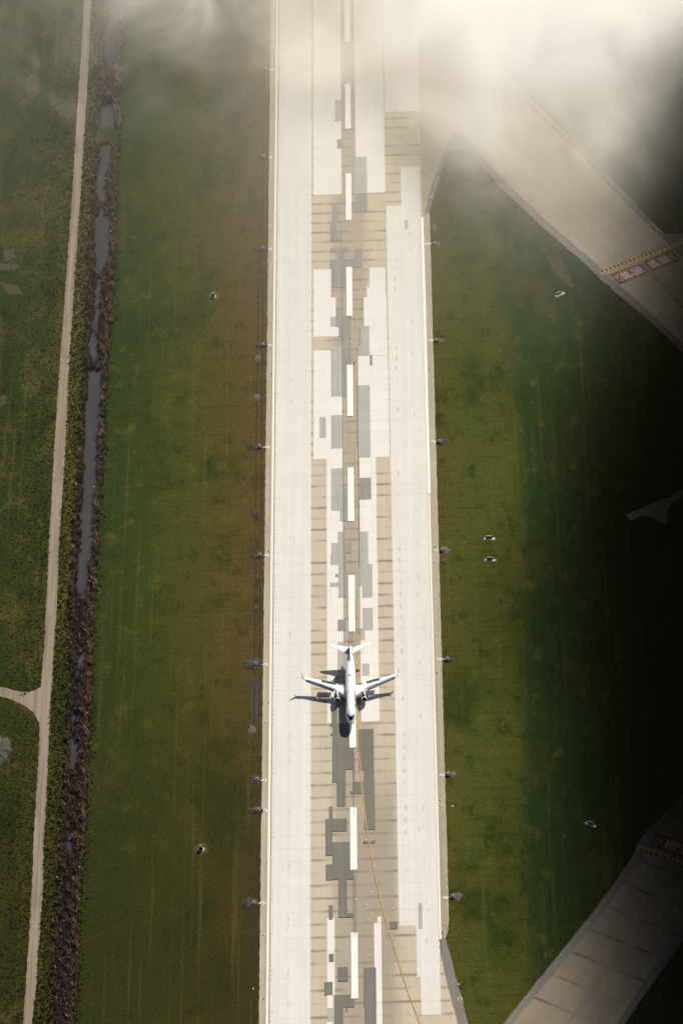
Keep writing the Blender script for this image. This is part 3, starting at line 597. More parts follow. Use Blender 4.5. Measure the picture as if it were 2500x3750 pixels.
# ---------------------------------------------------------------- taxiways
tn = polygon('taxiway', TAXI_N, 0.024, M['taxi'], kind='structure')
polygon('asphalt_shoulder', smooth_path(TAXI_N_EDGE + TAXI_N_EDGE[:1], 4)[:-1], 0.033, M['taxi_edge'], tn, jit=.18, step=2)
polygon('asphalt_shoulder', smooth_path(TAXI_N_EDGE_R + TAXI_N_EDGE_R[:1], 4)[:-1], 0.033, M['taxi_edge'], tn, jit=.18, step=2)
polygon('asphalt_shoulder', smooth_path(RIGHT_SHOULDER_N + RIGHT_SHOULDER_N[:1], 4)[:-1], 0.036, M['taxi_edge'], tn, jit=.12, step=2)
ribbon('centre_line', smooth_path(TAXI_N_LINE, 5), 0.32, 0.05, M['faint_yellow'], tn)
ribbon('line_border', smooth_path(TAXI_N_LINE2, 5), 1.5, 0.062, M['black_paint'], tn, jit=.2)
ribbon('centre_line', smooth_path(TAXI_N_LINE2, 5), 0.75, 0.068, M['yellow'], tn, jit=.25)
ts = polygon('taxiway', TAXI_S, 0.024, M['taxi_s'], kind='structure')
polygon('asphalt_shoulder', smooth_path(TAXI_S_EDGE + TAXI_S_EDGE[:1], 4)[:-1], 0.033, M['taxi_edge'], ts, jit=.18, step=2)
polygon('asphalt_shoulder', smooth_path(TAXI_S_EDGE_R + TAXI_S_EDGE_R[:1], 4)[:-1], 0.033, M['taxi_edge'], ts, jit=.18, step=2)
ribbon('centre_line', smooth_path(TAXI_S_LINE, 5), 0.6, 0.05, M['brown_line'], ts)
ap = polygon('pavement', APRON_S, 0.02, M['tan_conc'], kind='structure')
polygon('asphalt_shoulder', smooth_path(SHOULDER_S + SHOULDER_S[:1], 4)[:-1], 0.03, M['taxi_edge'], ap, jit=.12, step=2)

def hold_line(a, b, side, parent):
    """two solid and two broken yellow lines across the taxiway; the broken pair lies on the side given"""
    a = Vector(a); b = Vector(b); d = (b - a); Ln = d.length; d.normalize(); nrm = Vector((-d.y, d.x)) * side
    def strip(name, u0, u1, v0, v1, z, m):
        q = [a + d * u0 + nrm * v0, a + d * u1 + nrm * v0, a + d * u1 + nrm * v1, a + d * u0 + nrm * v1]
        if side < 0: q = q[::-1]
        return mesh(name, [(p.x, p.y, z) for p in q], [(0, 1, 2, 3)], m, parent)
    strip('hold_line_border', -.1, Ln, .05, 1.05, .074, M['black_paint'])
    strip('hold_line', 0, Ln, .1, .42, .08, M['yellow_new'])
    strip('hold_line', 0, Ln, .68, 1.0, .08, M['yellow_new'])
    u = 0.0
    while u < Ln:
        strip('hold_dash_border', u + .9, u + 1.85, 1.2, 2.6, .074, M['black_paint'])
        strip('hold_dash', u, u + .95, 1.3, 1.62, .08, M['yellow_new'])
        strip('hold_dash', u, u + .95, 2.15, 2.47, .08, M['yellow_new'])
        u += 1.83
hold_line(HOLD_N[0], HOLD_N[1], 1, tn)
hold_line(HOLD_S[0], HOLD_S[1], -1, ts)

def sign_quad(name, q, z, m, parent):
    return mesh(name, [(x, y, z) for x, y in q], [(0, 1, 2, 3)], m, parent)
def bil(q, u, v):
    a, b, c, d = [Vector(p) for p in q]
    return a * (1 - u) * (1 - v) + b * u * (1 - v) + c * u * v + d * (1 - u) * v
def sub(q, u0, u1, v0=0, v1=1): return [bil(q, u0, v0), bil(q, u1, v0), bil(q, u1, v1), bil(q, u0, v1)]
def ground_text(s, q, u0, u1, m, parent, z=.092):
    pts, fs = text_outline(s)
    vs = []
    for x, y in pts:
        p = bil(q, u0 + (u1 - u0) * x, .17 + .66 * y); vs.append((p.x, p.y, z))
    mesh('sign_lettering', vs, fs, m, parent)
def painted_sign(q, first, parent, taxi):
    if first:
        sign_quad('black_sign_panel', sub(q, 0, .27), .082, M['black_paint'], parent)
        sign_quad('red_sign_panel', sub(q, .27, 1), .082, M['red_paint'], parent)
        ground_text(taxi, q, .05, .235, M['letter_yellow'], parent); ground_text('08L-26R', q, .25, .93, M['letter_white'], parent)
    else:
        sign_quad('red_sign_panel', sub(q, 0, .73), .082, M['red_paint'], parent)
        sign_quad('black_sign_panel', sub(q, .73, 1), .082, M['black_paint'], parent)
        ground_text('08L-26R', q, .06, .74, M['letter_white'], parent); ground_text(taxi, q, .765, .95, M['letter_yellow'], parent)
painted_sign(SIGN_N1, True, tn, 'M2')
painted_sign(SIGN_N2, False, tn, 'M2')
painted_sign(SIGN_S, False, ts, 'M1')

# ---------------------------------------------------------------- airfield equipment
def soil_patch(x, y, rx, ry, dark=True, flip=1, bulge=0.45):
    """a low mound of turned soil with a ragged outline"""
    n = 26; vs = [(x, y, bulge)]; fs = []
    ang = [2 * math.pi * i / n for i in range(n)]
    rad = [random.uniform(.72, 1.12) for _ in ang]
    for k, (s, h) in enumerate(((.55, bulge * .85), (.85, bulge * .35), (1.0, 0.01))):
        for a, q in zip(ang, rad):
            e = q * s * (1.0 + .35 * max(0, math.cos(a) * -flip) * (k > 0))
            vs.append((x + rx * e * math.cos(a), y + ry * e * math.sin(a), h + random.uniform(-.12, .12) * bulge * (k < 2)))
    for i in range(n): fs.append((0, 1 + i, 1 + (i + 1) % n))
    for k in range(2):
        for i in range(n):
            j = (i + 1) % n; fs.append((1 + k * n + i, 1 + (k + 1) * n + i, 1 + (k + 1) * n + j, 1 + k * n + j))
    return mesh('soil_mound', vs, fs, M['soil'] if dark else M['soil_pale'])

def make_edge_light(big):
    t = empty('runway_edge_light')
    MB().lathe((0, 0, 0.016), [(.42 if big else .24, 0), (.42 if big else .24, .03), (.2, .05)], 18).build('base_plate', M['white_metal'] if not big else M['conc_pad'], t)
    MB().lathe((0, 0, .06), [(.05, 0), (.05, .26)], 10).build('stem', M['white_metal'], t)
    MB().lathe((0, 0, .30), [(.10, 0), (.15, .05), (.15, .2), (.08, .28), (.01, .3)], 14).build('lamp', M['lens'], t, True)
    return t
big_l = make_edge_light(True); small_l = make_edge_light(False)
used = set()
def place(proto, loc, label, cat, group, rz=0.0):
    o = proto if proto.name not in used else copy_tree(proto)
    used.add(proto.name)
    o.location = loc; o.rotation_euler.z = rz
    tag(o, label, cat, group)
    return o

def make_strip():
    t = empty('conduit_cover')
    MB().box((-1.0, 0, .03), (2.0, .34, .03), bev=.01).build('cover_slab', M['white_strip'], t)
    MB().lathe((0, 0, .02), [(.75, 0), (.75, .03), (.34, .035), (.34, .0)], 22, cap0=False, cap1=False).build('lamp_collar', M['white_strip'], t)
    return t
strip0 = make_strip()
def make_pit():
    t = empty('cable_pit')
    MB().lathe((0, 0, 0), [(1.0, 0), (1.0, .5), (.95, .56), (.0, .58)], 26, cap1=False).build('round_lid', M['soil_pale'], t)
    MB().lathe((0, 0, .58), [(.22, 0), (.22, .5), (.15, .62), (0.01, .64)], 14).build('marker_post', M['white_metal'], t)
    return t
pit0 = make_pit()
for side, rings, pits, nm in ((1, RING_L, PIT_L, 'left'), (-1, RING_R, PIT_R, 'right')):
    tot = len(rings)
    for i, ((x, y), (px, py)) in enumerate(zip(rings, pits)):
        place(big_l, (x, y, .016), f'white runway light inside a pale ring on the {nm} shoulder, {ORD[i]} from the bottom', 'runway light', 'ringed lights along the runway')
        place(strip0, (x, y, 0), f'pale conduit strip with a ring on the {nm} shoulder, {ORD[i]} from the bottom', 'cable cover', 'pale conduit strips on the shoulders', 0 if side > 0 else math.pi)
        place(pit0, (px + .2 * side, py, 0), f'round cable pit with white post in dark soil beside the {nm} shoulder, {ORD[i]} from bottom', 'cable pit', 'cable pits beside the runway')
        if side > 0: rx, ry = random.uniform(1.7, 2.6), random.uniform(1.9, 3.0)
        else: rx, ry = random.uniform(1.5, 2.2), random.uniform(1.4, 2.2)
        if side > 0 and abs(y - 44.2) < 2: rx, ry = 3.6, 3.6
        sm = soil_patch(px - .3 * side, py, rx, ry, side > 0 or i in (2, 4), side, .45 if side > 0 else .3)
        tag(sm, f'{"dark" if side > 0 or i in (2, 4) else "greyish"} mound of dug soil round the pit beside the {nm} shoulder, {ORD[i]} from bottom', 'soil mound', 'dug soil mounds along the runway')
for i, (x, y) in enumerate(EXTRA_SOIL):
    sm = soil_patch(x, y, random.uniform(.8, 1.3), random.uniform(1.5, 2.4), i % 2 == 0, 1, .3)
    tag(sm, f'small {"dark" if i % 2 == 0 else "pale"} soil heap in the grass by the {"right" if x > 0 else "left"} shoulder, between pits, {ORD[i]} listed northward' if False else
        f'small {"dark" if i % 2 == 0 else "pale brown"} soil heap without a pit, {"right" if x > 0 else "left"} grass edge, about {int(round((y + 130) / 590 * 100))} percent up', 'soil heap', 'small soil heaps without pits')
for nm, tab in (('left', LIGHT_L), ('right', LIGHT_R)):
    for i, (x, y) in enumerate(tab):
        place(small_l, (x, y, .016), f'small bare white light on the {nm} shoulder without ring, {ORD[i]} from the bottom', 'runway light', 'small lights along the shoulders')
def make_drain():
    t = empty('drain_inlet')
    MB().box((0, 0, .035), (1.5, 1.5, .03), bev=.01).build('concrete_surround', M['conc_pad'], t)
    g = MB()
    g.box((0, 0, .055), (.62, .9, .03), bev=.005)
    for k in range(5): g.box((0, -.34 + .17 * k, .076), (.5, .06, .02))
    g.build('grate', M['grate'], t)
    return t
dr0 = make_drain()
for nm, tab in (('left', DRAIN_L), ('right', DRAIN_R)):
    for i, (x, y) in enumerate(tab):
        place(dr0, (x, y, 0), f'black drain grate in the {nm} runway shoulder, {ORD[i]} from the bottom', 'drain', 'drain grates in the runway shoulders')
inset0 = MB().lathe((0, 0, 0), [(.2, 0), (.2, .02), (.11, .05), (.01, .055)], 14).build('inset_light', M['lens'])
for i, (x, y) in enumerate(sorted(INSET, key=lambda q: q[1])):
    place(inset0, (x, y, zm + .004), f'tiny white inset light in the runway pavement, {ORD[i]} from the bottom', 'inset light', 'inset lights in the runway centre')

def make_sign():
    t = empty('guidance_sign')
    MB().box((0, 0, .05), (4.2, 1.35, .12), bev=.01).build('concrete_slab', M['sign_slab'], t)
    MB().box((-.1, .62, .55), (2.3, .22, .76), bev=.04).build('sign_box', M['black_metal'], t)
    MB().box((-.1, .64, .965), (2.3, .20, .07), bev=.03).build('sign_top', M['white_metal'], t)
    l = MB()
    l.box((-1.1, .62, .14), (.12, .2, .1)); l.build('leg', M['white_metal'], t)
    MB().box((.8, .62, .14), (.12, .2, .1)).build('leg', M['white_metal'], t)
    MB().lathe((-1.75, -.2, .11), [(.3, 0), (.3, .12), (.2, .16), (.01, .17)], 16).build('junction_lid', M['white_metal'], t)
    return t
sg0 = make_sign()
for (x, y), (dx, dy), lab, fl in zip(SIGNS, SIGN_DIR, ('guidance sign on a tilted pale slab beneath the upper taxiway', 'upper of two guidance signs on pale slabs in the middle of the right grass',
        'lower of two guidance signs on pale slabs in the middle of the right grass', 'guidance sign on a tilted slab in the dark grass above the lower taxiway'), (1, 0, 0, 1)):
    place(sg0, (x, y, 0), lab, 'guidance sign', 'guidance signs in the right grass', math.atan2(dy, dx))
    if fl:   # these two carry the lid at the other end
        for ch in sg0.children if sg0.location.x == x and sg0.location.y == y else [c for o in bpy.data.objects if o.name.startswith('guidance_sign') and abs(o.location.x - x) < .01 for c in o.children]:
            if ch.name.startswith('junction_lid'): ch.location.x = 3.5

def make_inlet():
    t = empty('catch_basin')
    MB().lathe((0, 0, 0), [(1.12, 0), (1.12, .12), (1.0, .18), (.0, .2)], 28, cap1=False).build('round_apron', M['conc_pad'], t)
    MB().box((-.1, .15, .8), (1.25, 1.25, 1.3), bev=.08).build('basin_box', M['black_metal'], t)
    MB().box((-.1, .74, 1.46), (1.25, .14, .06), bev=.03).build('top_rim', M['white_metal'], t)
    return t
in0 = make_inlet()
for (x, y), lab in zip(INLETS, ('black catch basin on a white apron in the upper left grass', 'black catch basin on a white apron in the lower left grass')):
    place(in0, (x, y, 0), lab, 'catch basin', 'catch basins in the left grass')
# gravel heap and culvert headwall
gm = soil_patch(-127.8, 4.0, 6.2, 8.5, True, 1, 1.0); gm.name = 'gravel_heap'; gm.data.materials[0] = M['gravel']
tag(gm, 'grey gravel heap in the grass below the side road', 'gravel heap')
hw = empty('culvert_pipe', (-96.0, 144.5, -.25))
MB().box((0, 0, -.35), (3.2, .3, .9), bev=.05).build('headwall', M['conc_pad'], hw)
MB().box((0, -.1, .14), (3.3, .36, .08), bev=.03).build('coping', M['conc_pad'], hw)
tag(hw, 'pale concrete culvert headwall across the right bank of the ditch', 'culvert')
mh = empty('manhole_ring', (118.6, 125.5, 0))
MB().lathe((0, 0, 0), [(.95, 0), (.95, .3), (.7, .34), (.7, .1), (.01, .08)], 24, cap1=False).build('concrete_ring', M['conc_pad'], mh)
MB().lathe((0, 0, .06), [(.5, 0), (.5, .06), (.01, .07)], 20).build('cover', M['grate'], mh)
tag(mh, 'round manhole ring in the dark grass below the service road', 'manhole')

# ---------------------------------------------------------------- reeds in the ditch and long grass on its verge
def blades(name, spots, mat, per, h0, h1, w0, w1, lean):
    vs = []; fs = []; tint = []
    for x, y, z, s, tt in spots:
        for _ in range(per):
            a = random.uniform(0, 6.283); hh = random.uniform(h0, h1) * s; w = random.uniform(w0, w1) * s
            bx = x + random.gauss(0, .28); by = y + random.gauss(0, .28)
            la = random.uniform(0, 6.283); ln = random.uniform(.1, lean) * hh
            dx, dy = math.cos(a) * w, math.sin(a) * w
            tx, ty = bx + math.cos(la) * ln, by + math.sin(la) * ln
            n = len(vs)
            vs += [(bx - dx, by - dy, z), (bx + dx, by + dy, z), (tx * .6 + bx * .4 + dx * .9, ty * .6 + by * .4 + dy * .9, z + hh * .7), (tx, ty, z + hh), (tx * .6 + bx * .4 - dx * .9, ty * .6 + by * .4 - dy * .9, z + hh * .7)]
            fs.append((n, n + 1, n + 2, n + 3, n + 4))
            t0 = min(1, max(0, tt + random.gauss(0, .16)))
            tint += [t0 * .55, t0 * .55, t0, min(1, t0 * 1.15), t0]
    o = mesh(name, vs, fs, mat, kind='stuff')
    at = o.data.attributes.new('tint', 'FLOAT', 'POINT'); at.data.foreach_set('value', tint)
    return o
spots = []
y = -150.0
while y < 500:
    l, r = lerp_table(DITCH, y)
    wl, wr = lerp_table(WATER, y)
    if not (DAM[0] - 1 < y < DAM[1] + 1):
        open_w = wr - wl
        for _ in range(17):
            x = random.uniform(l - .2, r + .2)
            if open_w > .4 and wl - .4 < x < wr + .45: continue
            if open_w <= .4 and random.random() < .10: continue
            side = (x - l) / (r - l)
            zz = -0.9 * min(1, min(x - l, r - x) / 1.6 if l < x < r else 0)
            clump = math.sin(y * .9 + x * 1.3) * .12 + math.sin(y * .31 + 2 * x) * .12
            tt = .50 + .38 * max(0, side - .55) / .45 + clump + (.12 if side < .12 else 0)
            spots.append((x, y + random.uniform(-.5, .5), zz, random.uniform(.75, 1.25) * (1 + clump), tt))
    y += 1.0
tag(blades('reeds', spots, M['reed'], 4, .9, 2.0, .10, .24, .75), 'dry brown reeds filling the ditch')
spots = []
y = -150.0
while y < 500:
    l, r = lerp_table(DITCH, y); rl, rr = lerp_table(DIRT_ROAD, y)
    for _ in range(11):
        x = random.uniform(rr + .1, l + .3); s = (x - rr) / max(l - rr, .1)
        cl = .22 * math.sin(y * .13 + 1.0) + .15 * math.sin(y * .41 + x)
        spots.append((x, y + random.uniform(-.5, .5), 0, random.uniform(.7, 1.2), .56 + .20 * s + cl))
    for _ in range(3):
        x = r + abs(random.gauss(0, 1.0)); spots.append((x, y + random.uniform(-.5, .5), 0, random.uniform(.6, 1.1), .18 + .2 * random.random()))
    for _ in range(10):
        x = rl - .1 - random.expovariate(1 / 7.0)
        if 18 < y < 36 and x < rl and abs(y - 27.5) < 4.5 + max(0, 6 - (rl - x)) * .8: continue
        cl = .2 * math.sin(y * .07 + x * .2) + .15 * math.sin(y * .3 - x * .5)
        spots.append((x, y + random.uniform(-.5, .5), 0, random.uniform(.5, 1.0), .38 + cl))
    y += 1.0
tag(blades('rough_grass', spots, M['verge'], 3, .2, .5, .09, .22, 1.5), 'rough tufted grass on the ditch verges')

# ---------------------------------------------------------------- the airliner (local axes: y from the nose aft, z up, wheels on the runway)
ZP = zm + .006
jet = empty('jet_airliner', (-0.47, 8.88, ZP), R(.3))
tag(jet, 'white twin engine airliner rolling on the runway with spoilers raised', 'airliner')
ST = [(0.0, .02, 2.80, 2.74), (.12, .26, 3.0, 2.5), (.35, .50, 3.2, 2.28), (.8, .82, 3.48, 2.02), (1.3, 1.07, 3.78, 1.84), (1.9, 1.31, 4.22, 1.68), (2.6, 1.50, 4.66, 1.54), (3.4, 1.66, 4.94, 1.43), (4.6, 1.80, 5.14, 1.33),
      (6.2, 1.88, 5.26, 1.25), (12, 1.88, 5.26, 1.25), (18, 1.88, 5.26, 1.25), (23.5, 1.88, 5.26, 1.25), (26, 1.84, 5.26, 1.42), (28.5, 1.70, 5.26, 1.92), (31, 1.46, 5.25, 2.58), (33.5, 1.13, 5.22, 3.25),
      (35.5, .82, 5.17, 3.78), (37.2, .52, 5.08, 4.2), (38.4, .32, 4.98, 4.45), (39.0, .20, 4.9, 4.55), (39.25, .05, 4.8, 4.65)]
def sec(y):
    for i in range(len(ST) - 1):
        a, b = ST[i], ST[i + 1]
        if y <= b[0]:
            p = ST[max(i - 1, 0)]; q = ST[min(i + 2, len(ST) - 1)]
            h = b[0] - a[0]; t = (y - a[0]) / h
            r = []
            for k in (1, 2, 3):
                m0 = (b[k] - p[k]) / max(b[0] - p[0], 1e-6) * h; m1 = (q[k] - a[k]) / max(q[0] - a[0], 1e-6) * h
                r.append((2 * t ** 3 - 3 * t * t + 1) * a[k] + (t ** 3 - 2 * t * t + t) * m0 + (-2 * t ** 3 + 3 * t * t) * b[k] + (t ** 3 - t * t) * m1)
            return r
    return list(ST[-1][1:])
def hull(y, th, off=0.0):
    """th: angle from the crown, positive towards +x"""
    w, zt, zb = sec(y); zc_ = (zt + zb) / 2; hh = (zt - zb) / 2
    return ((w + off) * math.sin(th), y, zc_ + (hh + off) * math.cos(th))
ysn = [0, .05, .12, .22, .35, .55] + [.8 + .25 * i for i in range(16)] + [5 + .6 * i for i in range(32)] + [24.3 + .5 * i for i in range(29)] + [38.6, 38.8, 39.0, 39.12, 39.25]
ysn = sorted(set(round(v, 3) for v in ysn if v <= 39.25))
NS = 48
V = []; Fc = []
for y in ysn:
    for i in range(NS): V.append(hull(y, 2 * math.pi * i / NS))
for k in range(len(ysn) - 1):
    for i in range(NS):
        j = (i + 1) % NS; Fc.append((k * NS + i, k * NS + j, k * NS + NS + j, k * NS + NS + i))
Fc.append(tuple(range(NS))); m0 = (len(ysn) - 1) * NS; Fc.append(tuple(range(m0 + NS - 1, m0 - 1, -1)))
fus = mesh('fuselage', V, Fc, M['hull'], jet, True)

def patch(name, mat, y0f, y1f, t0, t1, nt, ny, off, parent):
    V = []; Fc = []
    for i in range(nt + 1):
        th = t0 + (t1 - t0) * i / nt; a = y0f(th); b = y1f(th)
        for j in range(ny + 1): V.append(hull(a + (b - a) * j / ny, th, off))
    for i in range(nt):
        for j in range(ny): Fc.append((i * (ny + 1) + j, i * (ny + 1) + j + 1, (i + 1) * (ny + 1) + j + 1, (i + 1) * (ny + 1) + j))
    return mesh(name, V, Fc, mat, parent, True)
TM = R(50)
ws = patch('cockpit_mask', M['black'], lambda t: 1.08 + 1.75 * (abs(t) / TM) ** 2.2, lambda t: 2.3 + 1.75 * (abs(t) / TM) ** 2.2, -TM, TM, 36, 8, .02, fus)
for k in range(6):
    a0 = -R(42) + R(84) * k / 6 + R(1.4); a1 = -R(42) + R(84) * (k + 1) / 6 - R(1.4)
    patch('cockpit_window', M['glass'], lambda t: 1.35 + 1.75 * (abs(t) / TM) ** 2.2, lambda t: 2.0 + 1.75 * (abs(t) / TM) ** 2.2, a0, a1, 5, 4, .032, fus)
# cabin windows and doors, both sides
win_me = None
for s in (-1, 1):
    yw = 6.6
    while yw < 30.5:
        if not (14.6 < yw < 15.2):
            th = R(73) if yw < 26 else R(70)
            P = []
            for dy, dt in ((-.11, -1.6), (-.06, -3.6), (.06, -3.6), (.11, -1.6), (.11, 3.4), (.06, 5.2), (-.06, 5.2), (-.11, 3.4)):
                P.append(hull(yw + dy, s * (th + R(dt)), .018))
            if s > 0: P = P[::-1]
            mesh('cabin_window', P, [tuple(range(8))], M['glass'], fus)
        yw += .56
    for yd, wd, h0, h1 in ((4.9, .42, 62, 112), (32.0, .38, 50, 105)):
        seam_v = []; seam_f = []
        def line(pts):
            n = len(seam_v)
            for (y, t), (nyy, nt_) in zip(pts[:-1], pts[1:]):
                pass
            for y, t in pts: seam_v.append(hull(y - .025, s * R(t), .012)); seam_v.append(hull(y + .025, s * R(t), .012))
            for i in range(len(pts) - 1):
                q = (n + 2 * i, n + 2 * i + 1, n + 2 * i + 3, n + 2 * i + 2); seam_f.append(q)
        line([(yd - wd, h0 + (h1 - h0) * i / 8) for i in range(9)]); line([(yd + wd, h0 + (h1 - h0) * i / 8) for i in range(9)])
        mesh('cabin_door', seam_v, seam_f, M['spoil'], fus)
# lettering along both sides
for s in (-1, 1):
    pts, fs = text_outline('AIR CANADA')
    bm = bmesh.new(); bv = [bm.verts.new((x, y, 0)) for x, y in pts]
    for f in fs:
        try: bm.faces.new([bv[i] for i in f])
        except ValueError: pass
    for k in range(1, 6):
        bmesh.ops.bisect_plane(bm, geom=bm.verts[:] + bm.edges[:] + bm.faces[:], plane_co=(0, k / 6, 0), plane_no=(0, 1, 0))
    bm.verts.index_update()
    vs = []
    for v in bm.verts:
        y = 16.0 - 9.4 * v.co.x if s < 0 else 6.6 + 9.4 * v.co.x
        th = R(77) - R(35) * v.co.y
        vs.append(hull(y, s * th, .022))
    fl = [tuple(v.index for v in f.verts) for f in bm.faces]
    bm.free()
    mesh('airline_lettering', vs, fl, M['black'], fus)
# antenna dome and small blades on the crown
MB().lathe((-.05, 23.2, 5.22), [(.62, 0), (.56, .16), (.35, .27), (.02, .31)], 24).build('antenna_dome', M['hull'], fus, True)
for yb in (9.5, 17.2, 27.5):
    MB().box((0, yb, 5.42), (.06, .38, .38), bev=.02).build('blade_antenna', M['hull'], fus)

# wings
UP = [(0.0, 0.0), (.012, .26), (.05, .52), (.12, .76), (.25, .96), (.4, 1.0), (.6, .84), (.8, .5), (1.0, .04)]
def foil(name, stations, mat, parent, smooth=True, camber=0.0):
    """stations: (x, y_leading, y_trailing, z_leading, z_trailing, thickness)"""
    V = []; n = 0
    for x, y0, y1, z0, z1, t in stations:
        up = [(x, y0 + (y1 - y0) * u, z0 + (z1 - z0) * u + t / 2 * h) for u, h in UP]
        lo = [(x, y0 + (y1 - y0) * u, z0 + (z1 - z0) * u - t / 2 * h * .7) for u, h in UP[1:-1]][::-1]
        ring = up + lo; n = len(ring); V += ring
    Fc = []
    left = stations[-1][0] < stations[0][0]
    for k in range(len(stations) - 1):
        for i in range(n):
            j = (i + 1) % n; q = (k * n + i, k * n + j, k * n + n + j, k * n + n + i); Fc.append(q if left else q[::-1])
    c0 = tuple(range(n)); c1 = tuple(range((len(stations) - 1) * n, len(stations) * n))
    Fc += [c0[::-1] if left else c0, c1 if left else c1[::-1]]
    return mesh(name, V, Fc, mat, parent, smooth)
def wz(x): return 2.42 + max(0, x - 1.9) * .112
def le(x): return 14.2 + (x - 1.9) * .78 if x < 5.6 else 17.08 + (x - 5.6) * .468
def hinge(x):
    if x <= 5.6: return 20.25 + (x - 1.9) * .03
    return 20.36 + (x - 5.6) * .235 if x < 10.4 else 21.49 + (x - 10.4) * .25
def te(x): return hinge(x) + .95
for s in (-1, 1):
    stn = []
    for x in (1.2, 1.9, 3.2, 4.4, 5.6, 7, 8.6, 10.38):
        f = .72 if x > 5.5 else .35
        stn.append((s * x, le(x) + f, hinge(x) + .10, wz(x), wz(x), .95 - .045 * (x - 1.9)))
    for x in (10.42, 12, 13.5, 15, 16.3, 17.0):
        e = .72 if x < 16.2 else .15
        stn.append((s * x, le(x) + e, te(x) if x < 16.4 else te(x) - .1 * (x - 16.4), wz(x), wz(x), .56 - .045 * (x - 10.4)))
    wing = foil('wing', stn, M['wing'], jet)
    # drooped slats
    for x0, x1 in ((6.0, 8.5), (8.51, 11.0), (11.01, 13.6), (13.61, 16.15)):
        foil('slat', [(s * x, le(x) - .06, le(x) + .86, wz(x) - .50, wz(x) + .12, .16) for x in (x0, (x0 + x1) / 2, x1)], M['slat'], wing, False)
    foil('krueger_flap', [(s * x, le(x) - .30, le(x) + .42, wz(x) - .42, wz(x) + .02, .22) for x in (1.9, 3.0, 4.1)], M['slat'], wing)
    # raised spoilers
    for x0, x1 in ((5.75, 6.85), (6.9, 8.0), (8.05, 9.15), (9.2, 10.3)):
        ang = R(50)
        def sp(x): return (s * x, hinge(x) + .06, hinge(x) + .06 + .86 * math.cos(ang), wz(x) + .12, wz(x) + .12 + .86 * math.sin(ang), .06)
        foil('spoiler', [sp(x0), sp(x1)], M['spoil'], wing, False)
    for x0, x1 in ((2.05, 3.0), (3.04, 4.2)):
        foil('spoiler', [(s * x, hinge(x) + .06, hinge(x) + .55, wz(x) + .10, wz(x) + .42, .06) for x in (x0, x1)], M['spoil'] if x0 > 3 else M['flap'], wing, False)
    # flaps, let down with a slot ahead of them
    foil('outboard_flap', [(s * x, hinge(x) + .26, hinge(x) + 2.0, wz(x) - .12, wz(x) - .95, .24) for x in (5.7, 8, 10.3)], M['flap'], wing)
    foil('inboard_flap', [(s * x, hinge(x) + .26, hinge(x) + 1.95, wz(x) - .12, wz(x) - .95, .26) for x in (2.0, 3.2, 4.35)], M['flap'], wing)
    foil('aileron', [(s * x, te(x) - .42, te(x) + .02, wz(x) + .03, wz(x) + .0, .13) for x in (12.6, 14, 15.9)], M['wing'], wing)
    for xf, ln in ((6.4, 1.0), (9.4, .85)):
        b = MB(); b.lathe((s * xf, hinge(xf) - .9, wz(xf) - .42), [(.02, 0), (.16, .3), (.24, 1.0), (.22, 1.9), (.10, 2.9), (.01, 3.35 * ln)], 12, 'y')
        b.build('flap_track_fairing', M['wing'], wing, True)
    MB().box((s * 4.95, hinge(4.95) + .28, wz(4.95) + .06), (.62, 1.0, .34), bev=.12).build('engine_tail_fairing', M['hull'], wing)
    # split winglet: a tall dark blade and a short white one below
    xs = [(17.0, te(17.0) - 1.28, te(17.0) - .02, 4.10, .10), (17.22, te(17) - .95, te(17) + .18, 4.62, .08), (17.55, te(17) - .15, te(17) + .62, 5.6, .06), (17.85, te(17) + .62, te(17) + 1.02, 6.55, .03)]
    foil('winglet', [(s * x, a, b, z, z, t) for x, a, b, z, t in xs], M['fin'], wing)
    foil('lower_winglet', [(s * 17.0, te(17) - 1.2, te(17) - .05, wz(17), wz(17), .12), (s * 17.5, te(17) - .6, te(17) + .15, wz(17) - .28, wz(17) - .28, .08), (s * 17.98, te(17) + .05, te(17) + .32, wz(17) - .62, wz(17) - .62, .03)], M['hull'], wing)
    # horizontal tail
    hs_ = foil('horizontal_stabilizer', [(s * .35, 33.3, 37.9, 4.95, 4.95, .42), (s * 1.1, 34.0, 37.8, 5.03, 5.03, .36), (s * 4.2, 35.95, 38.25, 5.45, 5.45, .22), (s * 6.9, 37.6, 38.75, 5.82, 5.82, .12), (s * 7.16, 38.0, 38.85, 5.86, 5.86, .06)], M['hull'], jet)
    foil('elevator', [(s * 1.0, 37.0, 37.86, 5.04, 5.0, .15), (s * 4.2, 37.65, 38.30, 5.46, 5.43, .10), (s * 6.8, 38.38, 38.76, 5.81, 5.79, .06)], M['wing'], hs_)
    # engine
    cx_, cz_ = s * 4.87, 1.72
    eng = empty('engine'); eng.parent = jet; eng.location = (cx_, 13.45, cz_)
    MB().lathe((0, 0, 0), [(1.16, .56), (1.21, .95), (1.25, 1.5), (1.21, 2.3), (1.06, 3.2), (.88, 4.0), (.80, 4.3)], 40, 'y', False, False).build('nacelle', M['black'], eng, True)
    MB().lathe((0, 0, 0), [(.88, .45), (.86, .2), (.90, .06), (.98, 0), (1.06, .05), (1.12, .2), (1.165, .57)], 40, 'y', False, False).build('intake_lip', M['lip'], eng, True)
    MB().lathe((0, 0, 0), [(.90, .44), (.88, .9), (.87, 1.2), (.2, 1.22), (.16, 1.0), (.01, .75)], 32, 'y', False, False).build('fan', M['black'], eng, True)
    MB().lathe((0, 0, 0), [(.78, 4.25), (.62, 4.3), (.58, 4.9), (.42, 5.3), (.36, 5.2), (.2, 5.6), (.01, 5.9)], 28, 'y', False, True).build('exhaust_cone', M['slat'], eng, True)
